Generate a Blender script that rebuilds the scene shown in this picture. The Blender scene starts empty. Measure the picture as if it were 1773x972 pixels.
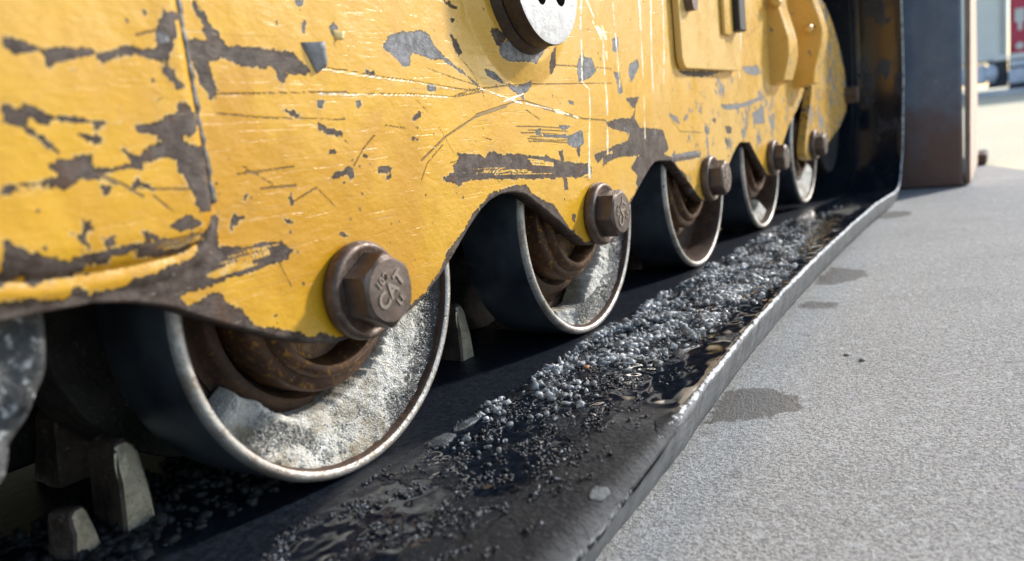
import bpy, bmesh, math, random
import numpy as np
from mathutils import Vector, Matrix, noise as mn

# ------------------------------------------------------------------ camera
sc = bpy.context.scene
col = sc.collection
cd = bpy.data.cameras.new('camera')
cam = bpy.data.objects.new('camera', cd); col.objects.link(cam)
yaw, pit, roll = 0.5719722928520972, 0.17549445657158538, -0.11510649765690031
fw = Vector((-math.sin(yaw)*math.cos(pit), math.cos(yaw)*math.cos(pit), -math.sin(pit)))
r0 = Vector((math.cos(yaw), math.sin(yaw), 0)); u0 = r0.cross(fw)
rr = r0*math.cos(roll) + u0*math.sin(roll); uu = -r0*math.sin(roll) + u0*math.cos(roll)
cam.matrix_world = Matrix(((rr.x, uu.x, -fw.x, 0.3094), (rr.y, uu.y, -fw.y, -0.3064), (rr.z, uu.z, -fw.z, 0.0701), (0, 0, 0, 1)))
cd.sensor_width = 36; cd.lens = 36*1361.73/1773
cd.clip_start = 0.01; cd.clip_end = 500
cd.dof.use_dof = True; cd.dof.focus_distance = 0.56; cd.dof.aperture_fstop = 6.8
sc.camera = cam
# ------------------------------------------------------------------ sky, sun, exposure
AZ, EL = math.radians(30), math.radians(28)
w = bpy.data.worlds.new('World'); sc.world = w; w.use_nodes = True
sky = w.node_tree.nodes.new('ShaderNodeTexSky'); sky.sky_type = 'NISHITA'; sky.sun_disc = False
sky.sun_elevation = EL; sky.sun_rotation = AZ; sky.dust_density = .6; sky.air_density = 1.0
bg = w.node_tree.nodes['Background']; w.node_tree.links.new(sky.outputs[0], bg.inputs[0]); bg.inputs[1].default_value = 0.15; sky.ozone_density = 0.6
sl = bpy.data.lights.new('sun', 'SUN'); sl.energy = 3.5; sl.angle = math.radians(5.0); sl.color = (1, .965, .91)
so = bpy.data.objects.new('sun', sl); col.objects.link(so)
sd = Vector((math.sin(AZ)*math.cos(EL), math.cos(AZ)*math.cos(EL), math.sin(EL)))
so.rotation_euler = sd.to_track_quat('Z', 'Y').to_euler()
sc.view_settings.view_transform = 'Standard'; sc.view_settings.look = 'None'
sc.view_settings.exposure = 0.5; sc.view_settings.gamma = 1
random.seed(7); rng = np.random.default_rng(7)

# ------------------------------------------------------------------ node helper
class M:
    def __init__(s, name):
        s.m = bpy.data.materials.new(name); s.m.use_nodes = True; s.t = s.m.node_tree
        s.b = s.t.nodes['Principled BSDF']; s.co = s.t.nodes.new('ShaderNodeTexCoord').outputs['Object']
    def put(s, sock, v):
        if isinstance(v, bpy.types.NodeSocket): s.t.links.new(v, sock)
        elif isinstance(v, (tuple, list)) and len(v) == 3 and sock.type == 'RGBA': sock.default_value = (*v, 1)
        else: sock.default_value = v
    def set(s, **k):
        for a, v in k.items(): s.put(s.b.inputs[a.replace('_', ' ')], v)
    def noise(s, scale, detail=4, rough=.55, co=None, stretch=None, dist=0):
        n = s.t.nodes.new('ShaderNodeTexNoise'); c = co or s.co
        if stretch:
            mp = s.t.nodes.new('ShaderNodeMapping'); mp.inputs['Scale'].default_value = stretch
            s.t.links.new(c, mp.inputs[0]); c = mp.outputs[0]
        s.t.links.new(c, n.inputs['Vector']); n.inputs['Scale'].default_value = scale
        n.inputs['Detail'].default_value = detail; n.inputs['Roughness'].default_value = rough; n.inputs['Distortion'].default_value = dist
        return n.outputs[0]
    def voro(s, scale, stretch=None, feat='F1', out='Distance'):
        n = s.t.nodes.new('ShaderNodeTexVoronoi'); n.feature = feat; c = s.co
        if stretch:
            mp = s.t.nodes.new('ShaderNodeMapping'); mp.inputs['Scale'].default_value = stretch
            s.t.links.new(c, mp.inputs[0]); c = mp.outputs[0]
        s.t.links.new(c, n.inputs['Vector']); n.inputs['Scale'].default_value = scale
        return n.outputs[out]
    def attr(s, name):
        n = s.t.nodes.new('ShaderNodeAttribute'); n.attribute_name = name; return n.outputs['Fac']
    def math(s, op, a, b=0.0, c=None):
        n = s.t.nodes.new('ShaderNodeMath'); n.operation = op; s.put(n.inputs[0], a); s.put(n.inputs[1], b)
        if c is not None: s.put(n.inputs[2], c)
        return n.outputs[0]
    def ramp(s, v, a, b, lo=0.0, hi=1.0):
        n = s.t.nodes.new('ShaderNodeMapRange'); n.interpolation_type = 'SMOOTHSTEP'
        s.put(n.inputs['Value'], v); s.put(n.inputs['From Min'], a); s.put(n.inputs['From Max'], b)
        s.put(n.inputs['To Min'], lo); s.put(n.inputs['To Max'], hi); return n.outputs[0]
    def mix(s, f, a, b):
        n = s.t.nodes.new('ShaderNodeMix'); n.data_type = 'RGBA'
        s.put(n.inputs[0], f); s.put(n.inputs[6], a); s.put(n.inputs[7], b); return n.outputs[2]
    def bump(s, h, dist, strength=1.0, nrm=None):
        n = s.t.nodes.new('ShaderNodeBump'); s.put(n.inputs['Height'], h); n.inputs['Distance'].default_value = dist
        n.inputs['Strength'].default_value = strength
        if nrm: s.t.links.new(nrm, n.inputs['Normal'])
        return n.outputs[0]
    def xyz(s):
        n = s.t.nodes.new('ShaderNodeSeparateXYZ'); s.t.links.new(s.co, n.inputs[0]); return n.outputs

def mat_paint(name='chipped_yellow_paint', has=True, gen=.0, yellow=(.67, .368, .017)):
    m = M(name)
    jag = m.noise(360, 6, .72); jag2 = m.noise(95, 3, .5); big = m.noise(28, 4, .6); fine = m.noise(900, 3, .6)
    j = m.math('ADD', m.math('MULTIPLY', m.math('SUBTRACT', jag, .5), 6.5), m.math('MULTIPLY', m.math('SUBTRACT', jag2, .5), 4.5))
    jl = m.math('MULTIPLY', m.math('SUBTRACT', jag, .5), 1.3)
    yel = m.mix(m.ramp(big, .3, .75), yellow, (yellow[0]*.90, yellow[1]*.84, yellow[2]*.8))
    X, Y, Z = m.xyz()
    glare_tone = m.math('ADD', m.noise(7, 5, .6, dist=.5), m.math('ADD', m.ramp(Y, .0, .6, -.04, .34), m.ramp(Z, .06, .17, -.05, .20)))  # sky glare painted in as paler yellow, growing with Y and Z
    glare_pale = m.ramp(glare_tone, .55, .95)
    yel = m.mix(m.math('MULTIPLY', glare_pale, .6), yel, (.74, .475, .15))
    yel = m.mix(m.ramp(glare_tone, .50, .38), yel, (.54, .262, .007))
    dirt = m.ramp(m.noise(60, 6, .75, stretch=(1, .5, 1.6)), .60, .80)
    yel = m.mix(m.math('MULTIPLY', dirt, .35), yel, (.36, .19, .05))
    dk = m.ramp(m.noise(900, 2, .5), .66, .76)
    yel = m.mix(m.math('MULTIPLY', dk, .5), yel, (.2, .1, .03))
    # dark crusty spots scattered singly
    spot = m.math('MULTIPLY', m.ramp(m.math('ADD', m.voro(95, (1, 1, 1)), m.math('MULTIPLY', jag, .3)), .235, .225), m.ramp(m.noise(11, 2), .46, .54))
    spot2 = m.math('MAXIMUM', m.ramp(m.noise(150, 5, .62), .70 - gen, .715 - gen), m.ramp(m.noise(75, 6, .7), .72 - gen, .73 - gen))
    spot = m.math('MAXIMUM', spot, spot2)
    rg = m.math('MULTIPLY', m.math('MULTIPLY', m.ramp(Y, .30, .55), m.ramp(Z, .20, .06)), .12)
    extra = m.ramp(m.math('ADD', m.noise(34, 7, .74), rg), .675, .685)
    if has:
        dB = m.math('ADD', m.attr('sd_brown'), j); dE = m.math('ADD', m.attr('sd_edge'), m.math('ADD', m.math('MULTIPLY', j, 1.2), m.math('MULTIPLY', m.math('SUBTRACT', big, .5), 16)))
        cB = m.math('MAXIMUM', m.ramp(dB, .22, -.22), m.ramp(dE, 2.2, 1.8))
        keep = m.ramp(m.math('ADD', m.attr('sd_keep'), m.math('MULTIPLY', jl, 1.2)), .1, -.1)
        cB = m.math('MULTIPLY', cB, m.math('SUBTRACT', 1.0, keep))
        ln = m.ramp(m.math('ADD', m.attr('sd_line'), jl), .15, -.15)
        cB = m.math('MAXIMUM', cB, spot)
        cG = m.math('MAXIMUM', m.ramp(m.math('ADD', m.attr('sd_grey'), m.math('MULTIPLY', j, .8)), .2, -.2), extra)
        go = m.ramp(m.math('ADD', m.attr('sd_glare_gouge'), m.math('ADD', m.math('MULTIPLY', jl, 1.6), m.math('MULTIPLY', m.math('SUBTRACT', m.noise(60, 3, .6), .5), m.attr('gw')))), .3, -.3)
    else:
        cB = spot; cG = m.ramp(m.noise(45, 5, .65), .66 - gen, .675 - gen); ln = 0.0; go = 0.0
    # very fine hair scratches in the paint
    hs = m.ramp(m.noise(60, 3, .5, stretch=(1, .35, 9), dist=.5), .62, .68); hs2 = m.ramp(m.noise(90, 4, .6, stretch=(1, .12, 4), dist=.8), .67, .70)
    yel = m.mix(m.math('MULTIPLY', hs2, .45), yel, (.30, .16, .05))
    brown = m.mix(m.ramp(m.noise(110, 6, .75), .35, .68), (.048, .032, .025), (.135, .104, .088))
    brown = m.mix(m.ramp(m.noise(420, 4, .75, stretch=(1, .2, 1)), .60, .70), brown, (.27, .22, .17))
    brown = m.mix(m.math('MULTIPLY', m.ramp(m.noise(45, 5, .7), .55, .68), .7), brown, (.10, .045, .022))
    grey = m.mix(m.ramp(m.noise(200, 6, .75), .35, .65), (.10, .10, .105), (.27, .27, .285))
    if has:
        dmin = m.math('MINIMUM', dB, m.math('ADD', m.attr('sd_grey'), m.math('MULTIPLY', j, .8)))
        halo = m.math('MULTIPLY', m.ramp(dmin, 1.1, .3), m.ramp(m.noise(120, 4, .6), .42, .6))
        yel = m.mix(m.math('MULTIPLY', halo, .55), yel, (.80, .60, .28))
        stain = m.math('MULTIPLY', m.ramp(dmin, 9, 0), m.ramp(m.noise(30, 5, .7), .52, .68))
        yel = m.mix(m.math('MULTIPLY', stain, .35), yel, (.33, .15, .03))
        edge_shade = m.math('MULTIPLY', m.ramp(dmin, -1.1, -.3), m.ramp(dmin, .2, -.1))  # dark line inside chip edges: shadow of the paint step put into colour
        brown = m.mix(m.math('MULTIPLY', edge_shade, .8), brown, (.018, .012, .010)); grey = m.mix(m.math('MULTIPLY', edge_shade, .6), grey, (.04, .035, .03))
    c = m.mix(cB, yel, brown); c = m.mix(cG, c, grey); c = m.mix(m.math('MULTIPLY', ln, .75), c, (.13, .085, .05)); 
    gcol = m.mix(m.ramp(m.noise(260, 4, .7, stretch=(1, 1, .25)), .40, .6), (.80, .66, .36), (.74, .74, .72))  # gouges given a pale colour that stands for sun glare on them
    c = m.mix(go, c, gcol)
    chip = m.math('MAXIMUM', cB, cG)
    rim = 0.0
    m.set(Base_Color=c)
    r = m.mix(chip, m.mix(m.ramp(m.noise(35, 4, .6), .35, .7), (.23,)*3, (.37,)*3), (.58,)*3)
    r = m.mix(go, r, (.34,)*3)
    m.set(Roughness=r, Metallic=m.math('MULTIPLY', go, .45))
    m.set(Specular_IOR_Level=m.math('SUBTRACT', .55, m.math('MULTIPLY', chip, .3)))
    h = m.math('SUBTRACT', 1.0, m.math('MAXIMUM', chip, m.math('MULTIPLY', ln, .7)))
    n1 = m.bump(h, .0011, 1.0)
    peel = m.math('ADD', m.noise(300, 3, .6, stretch=(1, .55, 1)), m.math('MULTIPLY', m.noise(60, 3, .5), .6))
    peel = m.math('ADD', peel, m.math('MULTIPLY', hs, -.16))
    peel = m.math('ADD', peel, m.math('MULTIPLY', go, m.noise(500, 3, .6, stretch=(1, 1, .15))))
    n2 = m.bump(peel, .0005, .7, n1)
    n3 = m.bump(m.math('MULTIPLY', m.noise(1100, 2), chip), .0003, .9, n2)
    m.set(Normal=n3)
    return m.m

def mat_rust(name, a, b, c3, rough=.6, metal=.35, sc_=1.0, bumpd=.0006, wetpatch=False, amount=.5):
    m = M(name)
    n1 = m.noise(70*sc_, 6, .7); n2 = m.noise(320*sc_, 5, .7)
    c = m.mix(m.ramp(n1, .3, .7), a, b)
    c = m.mix(m.ramp(n2, .56 + (.5 - amount)*.2, .70 + (.5 - amount)*.2), c, c3)
    m.set(Base_Color=c, Roughness=m.ramp(n2, .3, .7, rough - .12, rough + .15), Metallic=metal)
    m.set(Normal=m.bump(m.math('ADD', n1, m.math('MULTIPLY', n2, .6)), bumpd, .8))
    return m.m

def mat_simple(name, c, rough=.5, metal=0.0, c2=None, scale=40, bumpd=0.0, bs=200, stretch=None):
    m = M(name)
    m.set(Base_Color=m.mix(m.ramp(m.noise(scale, 5, .65, stretch=stretch), .3, .7), c, c2 or tuple(x*.7 for x in c)), Roughness=rough, Metallic=metal)
    if bumpd: m.set(Normal=m.bump(m.noise(bs, 4, .65, stretch=stretch), bumpd, .8))
    return m.m

def mat_steel_dark():
    m = M('blued_steel')
    n = m.noise(18, 4, .6); f = m.noise(240, 4, .7, stretch=(4, .4, .4))
    c = m.mix(m.ramp(n, .35, .7), (.060, .072, .092), (.14, .165, .20))
    fleck = m.math('MAXIMUM', m.ramp(m.noise(500, 3, .6), .66, .74), m.ramp(m.noise(90, 5, .6, stretch=(.3, 1, 1)), .64, .72))
    c = m.mix(m.math('MULTIPLY', fleck, .6), c, (.15, .15, .16))
    m.set(Base_Color=c, Metallic=.7, Roughness=m.ramp(n, .35, .7, .28, .46), Normal=m.bump(f, .00012, .6))
    return m.m
def mat_polished():
    m = M('polished_rim_edge')
    n = m.noise(60, 5, .7); f = m.noise(600, 4, .7)
    c = m.mix(m.ramp(n, .4, .65), (.55, .53, .50), (.34, .29, .24))
    c = m.mix(m.ramp(f, .58, .72), c, (.16, .11, .08))
    nick = m.ramp(m.noise(150, 4, .75), .60, .66); c = m.mix(nick, c, (.20, .165, .13))
    m.set(Base_Color=c, Metallic=.7, Roughness=m.ramp(f, .3, .7, .28, .55), Normal=m.bump(m.math('ADD', m.math('ADD', n, f), m.math('MULTIPLY', nick, -1.5)), .0007, .9))
    return m.m
def mat_snow(name='granular_snow', dirty=.5):
    m = M(name)
    a = m.noise(45, 5, .65); b = m.noise(900, 3, .7); g = m.noise(160, 4, .6)
    c = m.mix(m.ramp(a, .50, .68), (.56, .53, .46), (.34, .275, .17))
    c = m.mix(m.math('MULTIPLY', m.ramp(m.noise(22, 3, .6), .52, .68), .8), c, (.19, .155, .10))
    c = m.mix(m.ramp(m.math('ADD', b, m.math('MULTIPLY', m.math('SUBTRACT', a, .5), -.5)), .54, .68), c, (.86, .87, .88))
    c = m.mix(m.ramp(m.noise(300, 5, .75), .54, .70), c, (.20, .19, .175))
    c = m.mix(m.ramp(m.math('ADD', m.attr('soot'), m.math('MULTIPLY', m.math('SUBTRACT', m.noise(240, 4, .8), .5), 2.6)), .55, .9), c, (.045, .042, .045))
    m.set(Base_Color=c, Roughness=m.ramp(b, .35, .65, .2, .7), Subsurface_Weight=.15, Subsurface_Scale=.002, Subsurface_Radius=(1, 1, 1))
    m.set(Normal=m.bump(m.math('ADD', m.math('MULTIPLY', m.voro(1100), .5), g), .0013, .9))
    return m.m
def mat_ice(name, c=(.5, .52, .54), tr=.55):
    m = M(name); b = m.noise(500, 4, .7)
    m.set(Base_Color=m.mix(m.ramp(m.noise(60, 3), .35, .65), c, tuple(x*.45 for x in c)), Roughness=m.ramp(b, .3, .7, .08, .4), IOR=1.31, Transmission_Weight=tr)
    m.set(Normal=m.bump(b, .0008, .9))
    return m.m
def mat_rubber():
    m = M('wet_black_rubber')
    X, Y, Z = m.xyz()
    lip = m.attr('lip'); wall = m.attr('wall'); top = m.attr('topside')
    crust = m.noise(230, 6, .72); mid = m.noise(38, 4, .6); lowf = m.noise(13, 3, .55, dist=.4, stretch=(1.6, 1, 1))
    base = m.mix(m.ramp(crust, .35, .7), (.004, .006, .011), (.015, .020, .030))
    # crumbly dirty-ice crust on the outer strip of the tread, with pools between
    outer = m.ramp(X, .018, .032)
    fade = m.ramp(Y, 1.25, .9)
    pool = m.math('MAXIMUM', m.ramp(m.math('ADD', lowf, m.math('MULTIPLY', mid, .55)), .655, .69), m.ramp(m.attr('pool'), .35, .6)); pool = m.math('MULTIPLY', pool, m.math('SUBTRACT', 1.0, m.attr('dry')))
    crusty = m.math('MULTIPLY', m.math('MULTIPLY', outer, fade), m.math('SUBTRACT', 1.0, pool))
    crusty = m.math('MULTIPLY', crusty, top)
    speck = m.ramp(m.noise(430, 6, .85), .565, .62)
    c = m.mix(m.math('MULTIPLY', crusty, m.math('MULTIPLY', speck, m.ramp(m.noise(90, 4, .7), .38, .62, .25, 1.0))), base, (.20, .21, .24))
    c = m.mix(m.math('MULTIPLY', crusty, m.math('MULTIPLY', m.ramp(mid, .5, .72), .6)), c, (.018, .015, .015))
    frost = m.math('MULTIPLY', m.ramp(m.noise(650, 3, .7, stretch=(1, .6, 1)), .66, .72), m.math('MULTIPLY', top, m.math('SUBTRACT', 1.0, outer)))
    c = m.mix(m.math('MULTIPLY', frost, .35), c, (.3, .32, .36))
    c = m.mix(m.math('MULTIPLY', m.math('MULTIPLY', m.ramp(m.attr('slush'), .1, .6), m.ramp(crust, .35, .6)), .85), c, (.30, .31, .325))
    spots = m.math('MULTIPLY', m.ramp(m.noise(34, 5, .7), .69, .74), m.ramp(Z, -.09, -.06))
    c = m.mix(m.math('MULTIPLY', spots, .5), c, (.33, .33, .31))
    wc = m.mix(m.ramp(m.noise(50, 5, .7), .3, .7), (.075, .08, .085), (.165, .172, .18))
    wc = m.mix(m.ramp(m.noise(400, 4, .7), .55, .7), wc, (.09, .09, .095))
    wc = m.mix(m.ramp(m.noise(40, 3, .5, stretch=(1, 4, .4)), .62, .66), wc, (.05, .05, .05))
    c = m.mix(wall, c, wc)
    lipn = m.ramp(m.math('ADD', lip, m.math('MULTIPLY', m.math('SUBTRACT', m.noise(130, 4, .7, stretch=(1, .7, 1)), .5), 1.6)), .50, .72)
    c = m.mix(lipn, c, (.62, .66, .69))
    m.set(Base_Color=c)
    r = m.mix(crusty, m.mix(outer, (.42,)*3, (.11,)*3), m.mix(speck, (.20,)*3, (.13,)*3))
    wetm = m.math('MULTIPLY', m.math('MULTIPLY', pool, outer), top)
    r = m.mix(wetm, r, (.035,)*3); r = m.mix(wall, r, (.68,)*3); r = m.mix(lipn, r, (.45,)*3)
    r = m.mix(m.ramp(top, .98, .6), r, (.66,)*3); r = m.mix(m.math('MULTIPLY', m.attr('dry'), .8), r, (.5,)*3)
    r = m.mix(m.math('MULTIPLY', m.ramp(Z, -.09, -.05), m.ramp(top, .5, .9)), r, (.13,)*3)
    m.set(Roughness=r, Specular_IOR_Level=m.math('ADD', .32, m.math('MULTIPLY', m.math('MULTIPLY', outer, m.math('SUBTRACT', 1.0, crusty)), .35)))
    h = m.math('MULTIPLY', m.math('ADD', crust, m.math('MULTIPLY', mid, 1.5)), m.math('ADD', .12, m.math('MULTIPLY', crusty, 1.0)))
    h = m.math('MULTIPLY', h, m.math('SUBTRACT', 1.0, m.math('MULTIPLY', wetm, .97)))
    n = m.bump(h, .0065, 1.0)
    n = m.bump(m.math('MULTIPLY', m.noise(60, 5, .6, stretch=(.3, .3, 3)), wall), .0015, .8, n)
    m.set(Normal=n)
    return m.m
def mat_concrete():
    m = M('grey_concrete')
    a = m.noise(9, 5, .6); g = m.noise(420, 4, .75); g2 = m.noise(140, 4, .7); v = m.noise(900, 2, .6)
    c = m.mix(m.ramp(a, .3, .7), (.44, .438, .425), (.53, .528, .515))
    c = m.mix(m.ramp(g, .40, .62), m.mix(.68, c, (.08, .08, .08)), c)
    c = m.mix(m.ramp(g2, .52, .70), c, (.50, .51, .52))
    c = m.mix(m.ramp(v, .56, .70), c, (.66, .67, .68))
    c = m.mix(m.math('MULTIPLY', m.ramp(m.noise(33, 4, .65), .62, .74), .5), c, (.12, .115, .11))
    vs = m.ramp(m.noise(26, 2, .5), .7, .8)
    c = m.mix(m.math('MULTIPLY', vs, .35), c, (.27, .25, .33))
    wet = m.ramp(m.math('ADD', m.attr('sd_wet'), m.math('MULTIPLY', m.math('SUBTRACT', m.noise(120, 4, .6), .5), 22)), 2.5, -1.5)
    c = m.mix(m.math('MULTIPLY', wet, .78), c, (.075, .068, .058))
    ln = m.ramp(m.math('ADD', m.attr('sd_mark'), m.math('MULTIPLY', m.math('SUBTRACT', m.noise(400, 4, .7), .5), 3)), .2, -.2)
    c = m.mix(m.math('MULTIPLY', ln, .7), c, (.6, .6, .6))
    m.set(Base_Color=c, Roughness=m.mix(wet, (.8,)*3, (.42,)*3))
    m.set(Normal=m.bump(m.math('ADD', m.math('ADD', g, m.math('MULTIPLY', g2, 1.0)), m.math('MULTIPLY', v, .4)), .0016, .9))
    return m.m

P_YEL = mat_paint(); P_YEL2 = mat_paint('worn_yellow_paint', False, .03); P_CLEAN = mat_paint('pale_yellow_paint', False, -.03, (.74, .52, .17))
P_BRK = mat_paint('flaking_yellow_paint', False, .11)
RUST = mat_rust('rusted_cast_iron', (.045, .026, .018), (.085, .048, .030), (.20, .095, .03), .6, .25)
RUSTDK = mat_rust('dark_rusty_web', (.045, .027, .018), (.095, .052, .032), (.24, .11, .035), .6, .2)
DISCM = mat_rust('muddy_rear_disc', (.035, .032, .030), (.085, .078, .070), (.16, .14, .12), .6, .1, .7, .002)
LUGDK = mat_rust('rusty_worn_lug', (.06, .042, .034), (.15, .11, .09), (.30, .24, .17), .5, .2, .8, .0015)
HUBM = mat_rust('greasy_rust_brown', (.055, .030, .020), (.12, .062, .036), (.38, .19, .03), .42, .35, .8, amount=.62)
BOLTM = mat_rust('rusted_bolt_steel', (.095, .070, .058), (.17, .135, .118), (.20, .10, .055), .48, .55, 1.2, .0005)
WASHM = mat_rust('rusted_washer_steel', (.085, .050, .036), (.19, .145, .12), (.28, .24, .21), .45, .5, 1.1, .0006)
STEEL, POL = mat_steel_dark(), mat_polished()
SNOW = mat_snow(); RUB = mat_rubber(); CONC = mat_concrete()
BOSSF = mat_rust('speckled_grey_cast_face', (.45, .45, .45), (.66, .66, .66), (.18, .16, .14), .45, .25, 1.5, .0008, amount=.3)
BOSSS = mat_rust('dark_brown_cast_side', (.035, .024, .018), (.075, .05, .035), (.12, .08, .05), .6, .2)
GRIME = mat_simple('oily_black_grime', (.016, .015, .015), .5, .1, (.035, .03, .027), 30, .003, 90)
WELD = mat_simple('bare_weld_grey', (.19, .19, .19), .5, .5, (.10, .085, .075), 90, .0008, 240)
FLAKE = mat_simple('curled_paint_underside', (.36, .37, .39), .5, 0, (.22, .21, .21), 90, .0008, 300)
BRITE = mat_rust('sunlit_lug_metal', (.80, .72, .55), (.50, .44, .33), (.10, .07, .05), .36, .5, 1.5, .0008, amount=.45)  # bright golden tone stands in for sunlight on the outer lug faces
BLACK = mat_simple('black_void', (.006, .006, .006), .7)

# ------------------------------------------------------------------ mesh helpers
def link(name, me, parent=None, mats=(), smooth=False):
    o = bpy.data.objects.new(name, me); col.objects.link(o); o.parent = parent
    for m in mats: me.materials.append(m)
    if smooth: me.shade_smooth()
    return o
def mesh(verts, faces, name='mesh'):
    me = bpy.data.meshes.new(name)
    me.from_pydata([tuple(map(float, v)) for v in verts], [], faces); me.update(); return me
def tag(o, label=None, cat=None, group=None, kind=None):
    if label: o['label'] = label
    if cat: o['category'] = cat
    if group: o['group'] = group
    if kind: o['kind'] = kind
    return o
def lathe(profile, n=96, segmat=None, a0=0, a1=2*math.pi):
    """profile of (x, r) revolved round the X axis"""
    vs = []; fs = []; mi = []
    full = abs(a1 - a0 - 2*math.pi) < 1e-6; cnt = n if full else n + 1
    for x, r in profile:
        for k in range(cnt):
            a = a0 + (a1 - a0)*k/n; vs.append((x, r*math.cos(a), r*math.sin(a)))
    for i in range(len(profile) - 1):
        for k in range(n):
            k2 = (k + 1) % cnt
            fs.append((i*cnt + k, i*cnt + k2, (i+1)*cnt + k2, (i+1)*cnt + k)); mi.append(segmat[i] if segmat else 0)
    me = mesh(vs, fs); me.polygons.foreach_set('material_index', mi)
    bm = bmesh.new(); bm.from_mesh(me); bmesh.ops.remove_doubles(bm, verts=bm.verts, dist=1e-6); bmesh.ops.recalc_face_normals(bm, faces=bm.faces); bm.to_mesh(me); bm.free()
    return me
def autosmooth(me, ang=35):
    me.shade_smooth()
    bm = bmesh.new(); bm.from_mesh(me)
    for e in bm.edges:
        if len(e.link_faces) == 2 and e.calc_face_angle(0) > math.radians(ang): e.smooth = False
    bm.to_mesh(me); bm.free()
def box(x0, x1, y0, y1, z0, z1, bev=0.0, seg=2):
    bm = bmesh.new(); bmesh.ops.create_cube(bm, size=1)
    for v in bm.verts: v.co = Vector(((x0+x1)/2 + v.co.x*(x1-x0), (y0+y1)/2 + v.co.y*(y1-y0), (z0+z1)/2 + v.co.z*(z1-z0)))
    if bev: bmesh.ops.bevel(bm, geom=bm.edges[:], offset=bev, segments=seg, affect='EDGES', profile=.5)
    me = bpy.data.meshes.new('box'); bm.to_mesh(me); bm.free(); return me
def prism(poly, x0, x1, bev=0.0, seg=2):
    """polygon in (y, z) extruded in x from x0 (back) to x1 (front)"""
    bm = bmesh.new(); f = bm.faces.new([bm.verts.new((x0, y, z)) for y, z in poly])
    r = bmesh.ops.extrude_face_region(bm, geom=[f])
    nv = [v for v in r['geom'] if isinstance(v, bmesh.types.BMVert)]
    for v in nv: v.co.x = x1
    bmesh.ops.recalc_face_normals(bm, faces=bm.faces)
    if bev:
        ed = [e for e in bm.edges if all(abs(v.co.x - x1) < 1e-7 for v in e.verts)]
        bmesh.ops.bevel(bm, geom=ed, offset=bev, segments=seg, affect='EDGES', profile=.5)
    me = bpy.data.meshes.new('prism'); bm.to_mesh(me); bm.free(); return me
def tube(pts, rad, n=8, jit=0.0):
    vs, fs = [], []
    for i, p in enumerate(pts):
        p = Vector(p); q = Vector(pts[min(i+1, len(pts)-1)]) - Vector(pts[max(i-1, 0)]); q.normalize()
        a = q.orthogonal().normalized(); b = q.cross(a); R = (rad[i] if hasattr(rad, '__len__') else rad)*(1 + random.uniform(-jit, jit))
        for k in range(n):
            t = 2*math.pi*k/n; vs.append(p + a*math.cos(t)*R + b*math.sin(t)*R)
    for i in range(len(pts)-1):
        for k in range(n): fs.append((i*n+k, i*n+(k+1) % n, (i+1)*n+(k+1) % n, (i+1)*n+k))
    fs.append(tuple(range(n))[::-1]); fs.append(tuple((len(pts)-1)*n + k for k in range(n)))
    return mesh(vs, fs)
def smoothpoly(pts, it=2):
    for _ in range(it):
        out = []
        for i in range(len(pts)):
            a, b = pts[i], pts[(i+1) % len(pts)]
            out += [(a[0]*.75+b[0]*.25, a[1]*.75+b[1]*.25), (a[0]*.25+b[0]*.75, a[1]*.25+b[1]*.75)]
        pts = out
    return pts
def set_attr(me, name, arr):
    a = me.attributes.new(name, 'FLOAT', 'POINT'); a.data.foreach_set('value', np.asarray(arr, dtype=np.float32))
def seg_dist(P, a, b):
    a = np.array(a, float); b = np.array(b, float); ab = b - a; t = np.clip(((P - a) @ ab)/(ab @ ab + 1e-12), 0, 1)
    return np.linalg.norm(P - (a + t[:, None]*ab), axis=1)
def sdf_polys(P, polys, far=12.0):
    out = np.full(len(P), far)
    for poly in polys:
        q = np.array(poly, float); lo, hi = q.min(0) - far, q.max(0) + far
        idx = np.nonzero(((P > lo) & (P < hi)).all(1))[0]
        if not len(idx): continue
        p = P[idx]; d = np.full(len(p), 1e9); ins = np.zeros(len(p), bool)
        for i in range(len(q)):
            a, b = q[i], q[(i+1) % len(q)]
            d = np.minimum(d, seg_dist(p, a, b))
            c = (a[1] > p[:, 1]) != (b[1] > p[:, 1])
            xx = (b[0]-a[0])*(p[:, 1]-a[1])/(b[1]-a[1] + 1e-12) + a[0]
            ins ^= c & (p[:, 0] < xx)
        out[idx] = np.minimum(out[idx], np.where(ins, -d, d))
    return np.clip(out, -far, far)
def sdf_lines(P, lines, far=12.0):
    out = np.full(len(P), far)
    for hw, pts in lines:
        hw = max(hw, .42)
        q = np.array(pts, float); lo, hi = q.min(0) - far, q.max(0) + far
        idx = np.nonzero(((P > lo) & (P < hi)).all(1))[0]
        if not len(idx): continue
        p = P[idx]; d = np.full(len(p), 1e9)
        for i in range(len(q)-1): d = np.minimum(d, seg_dist(p, q[i], q[i+1]))
        out[idx] = np.minimum(out[idx], d - hw)
    return out
def nz(x, y, z=0.0): return mn.noise(Vector((x, y, z)))

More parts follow.
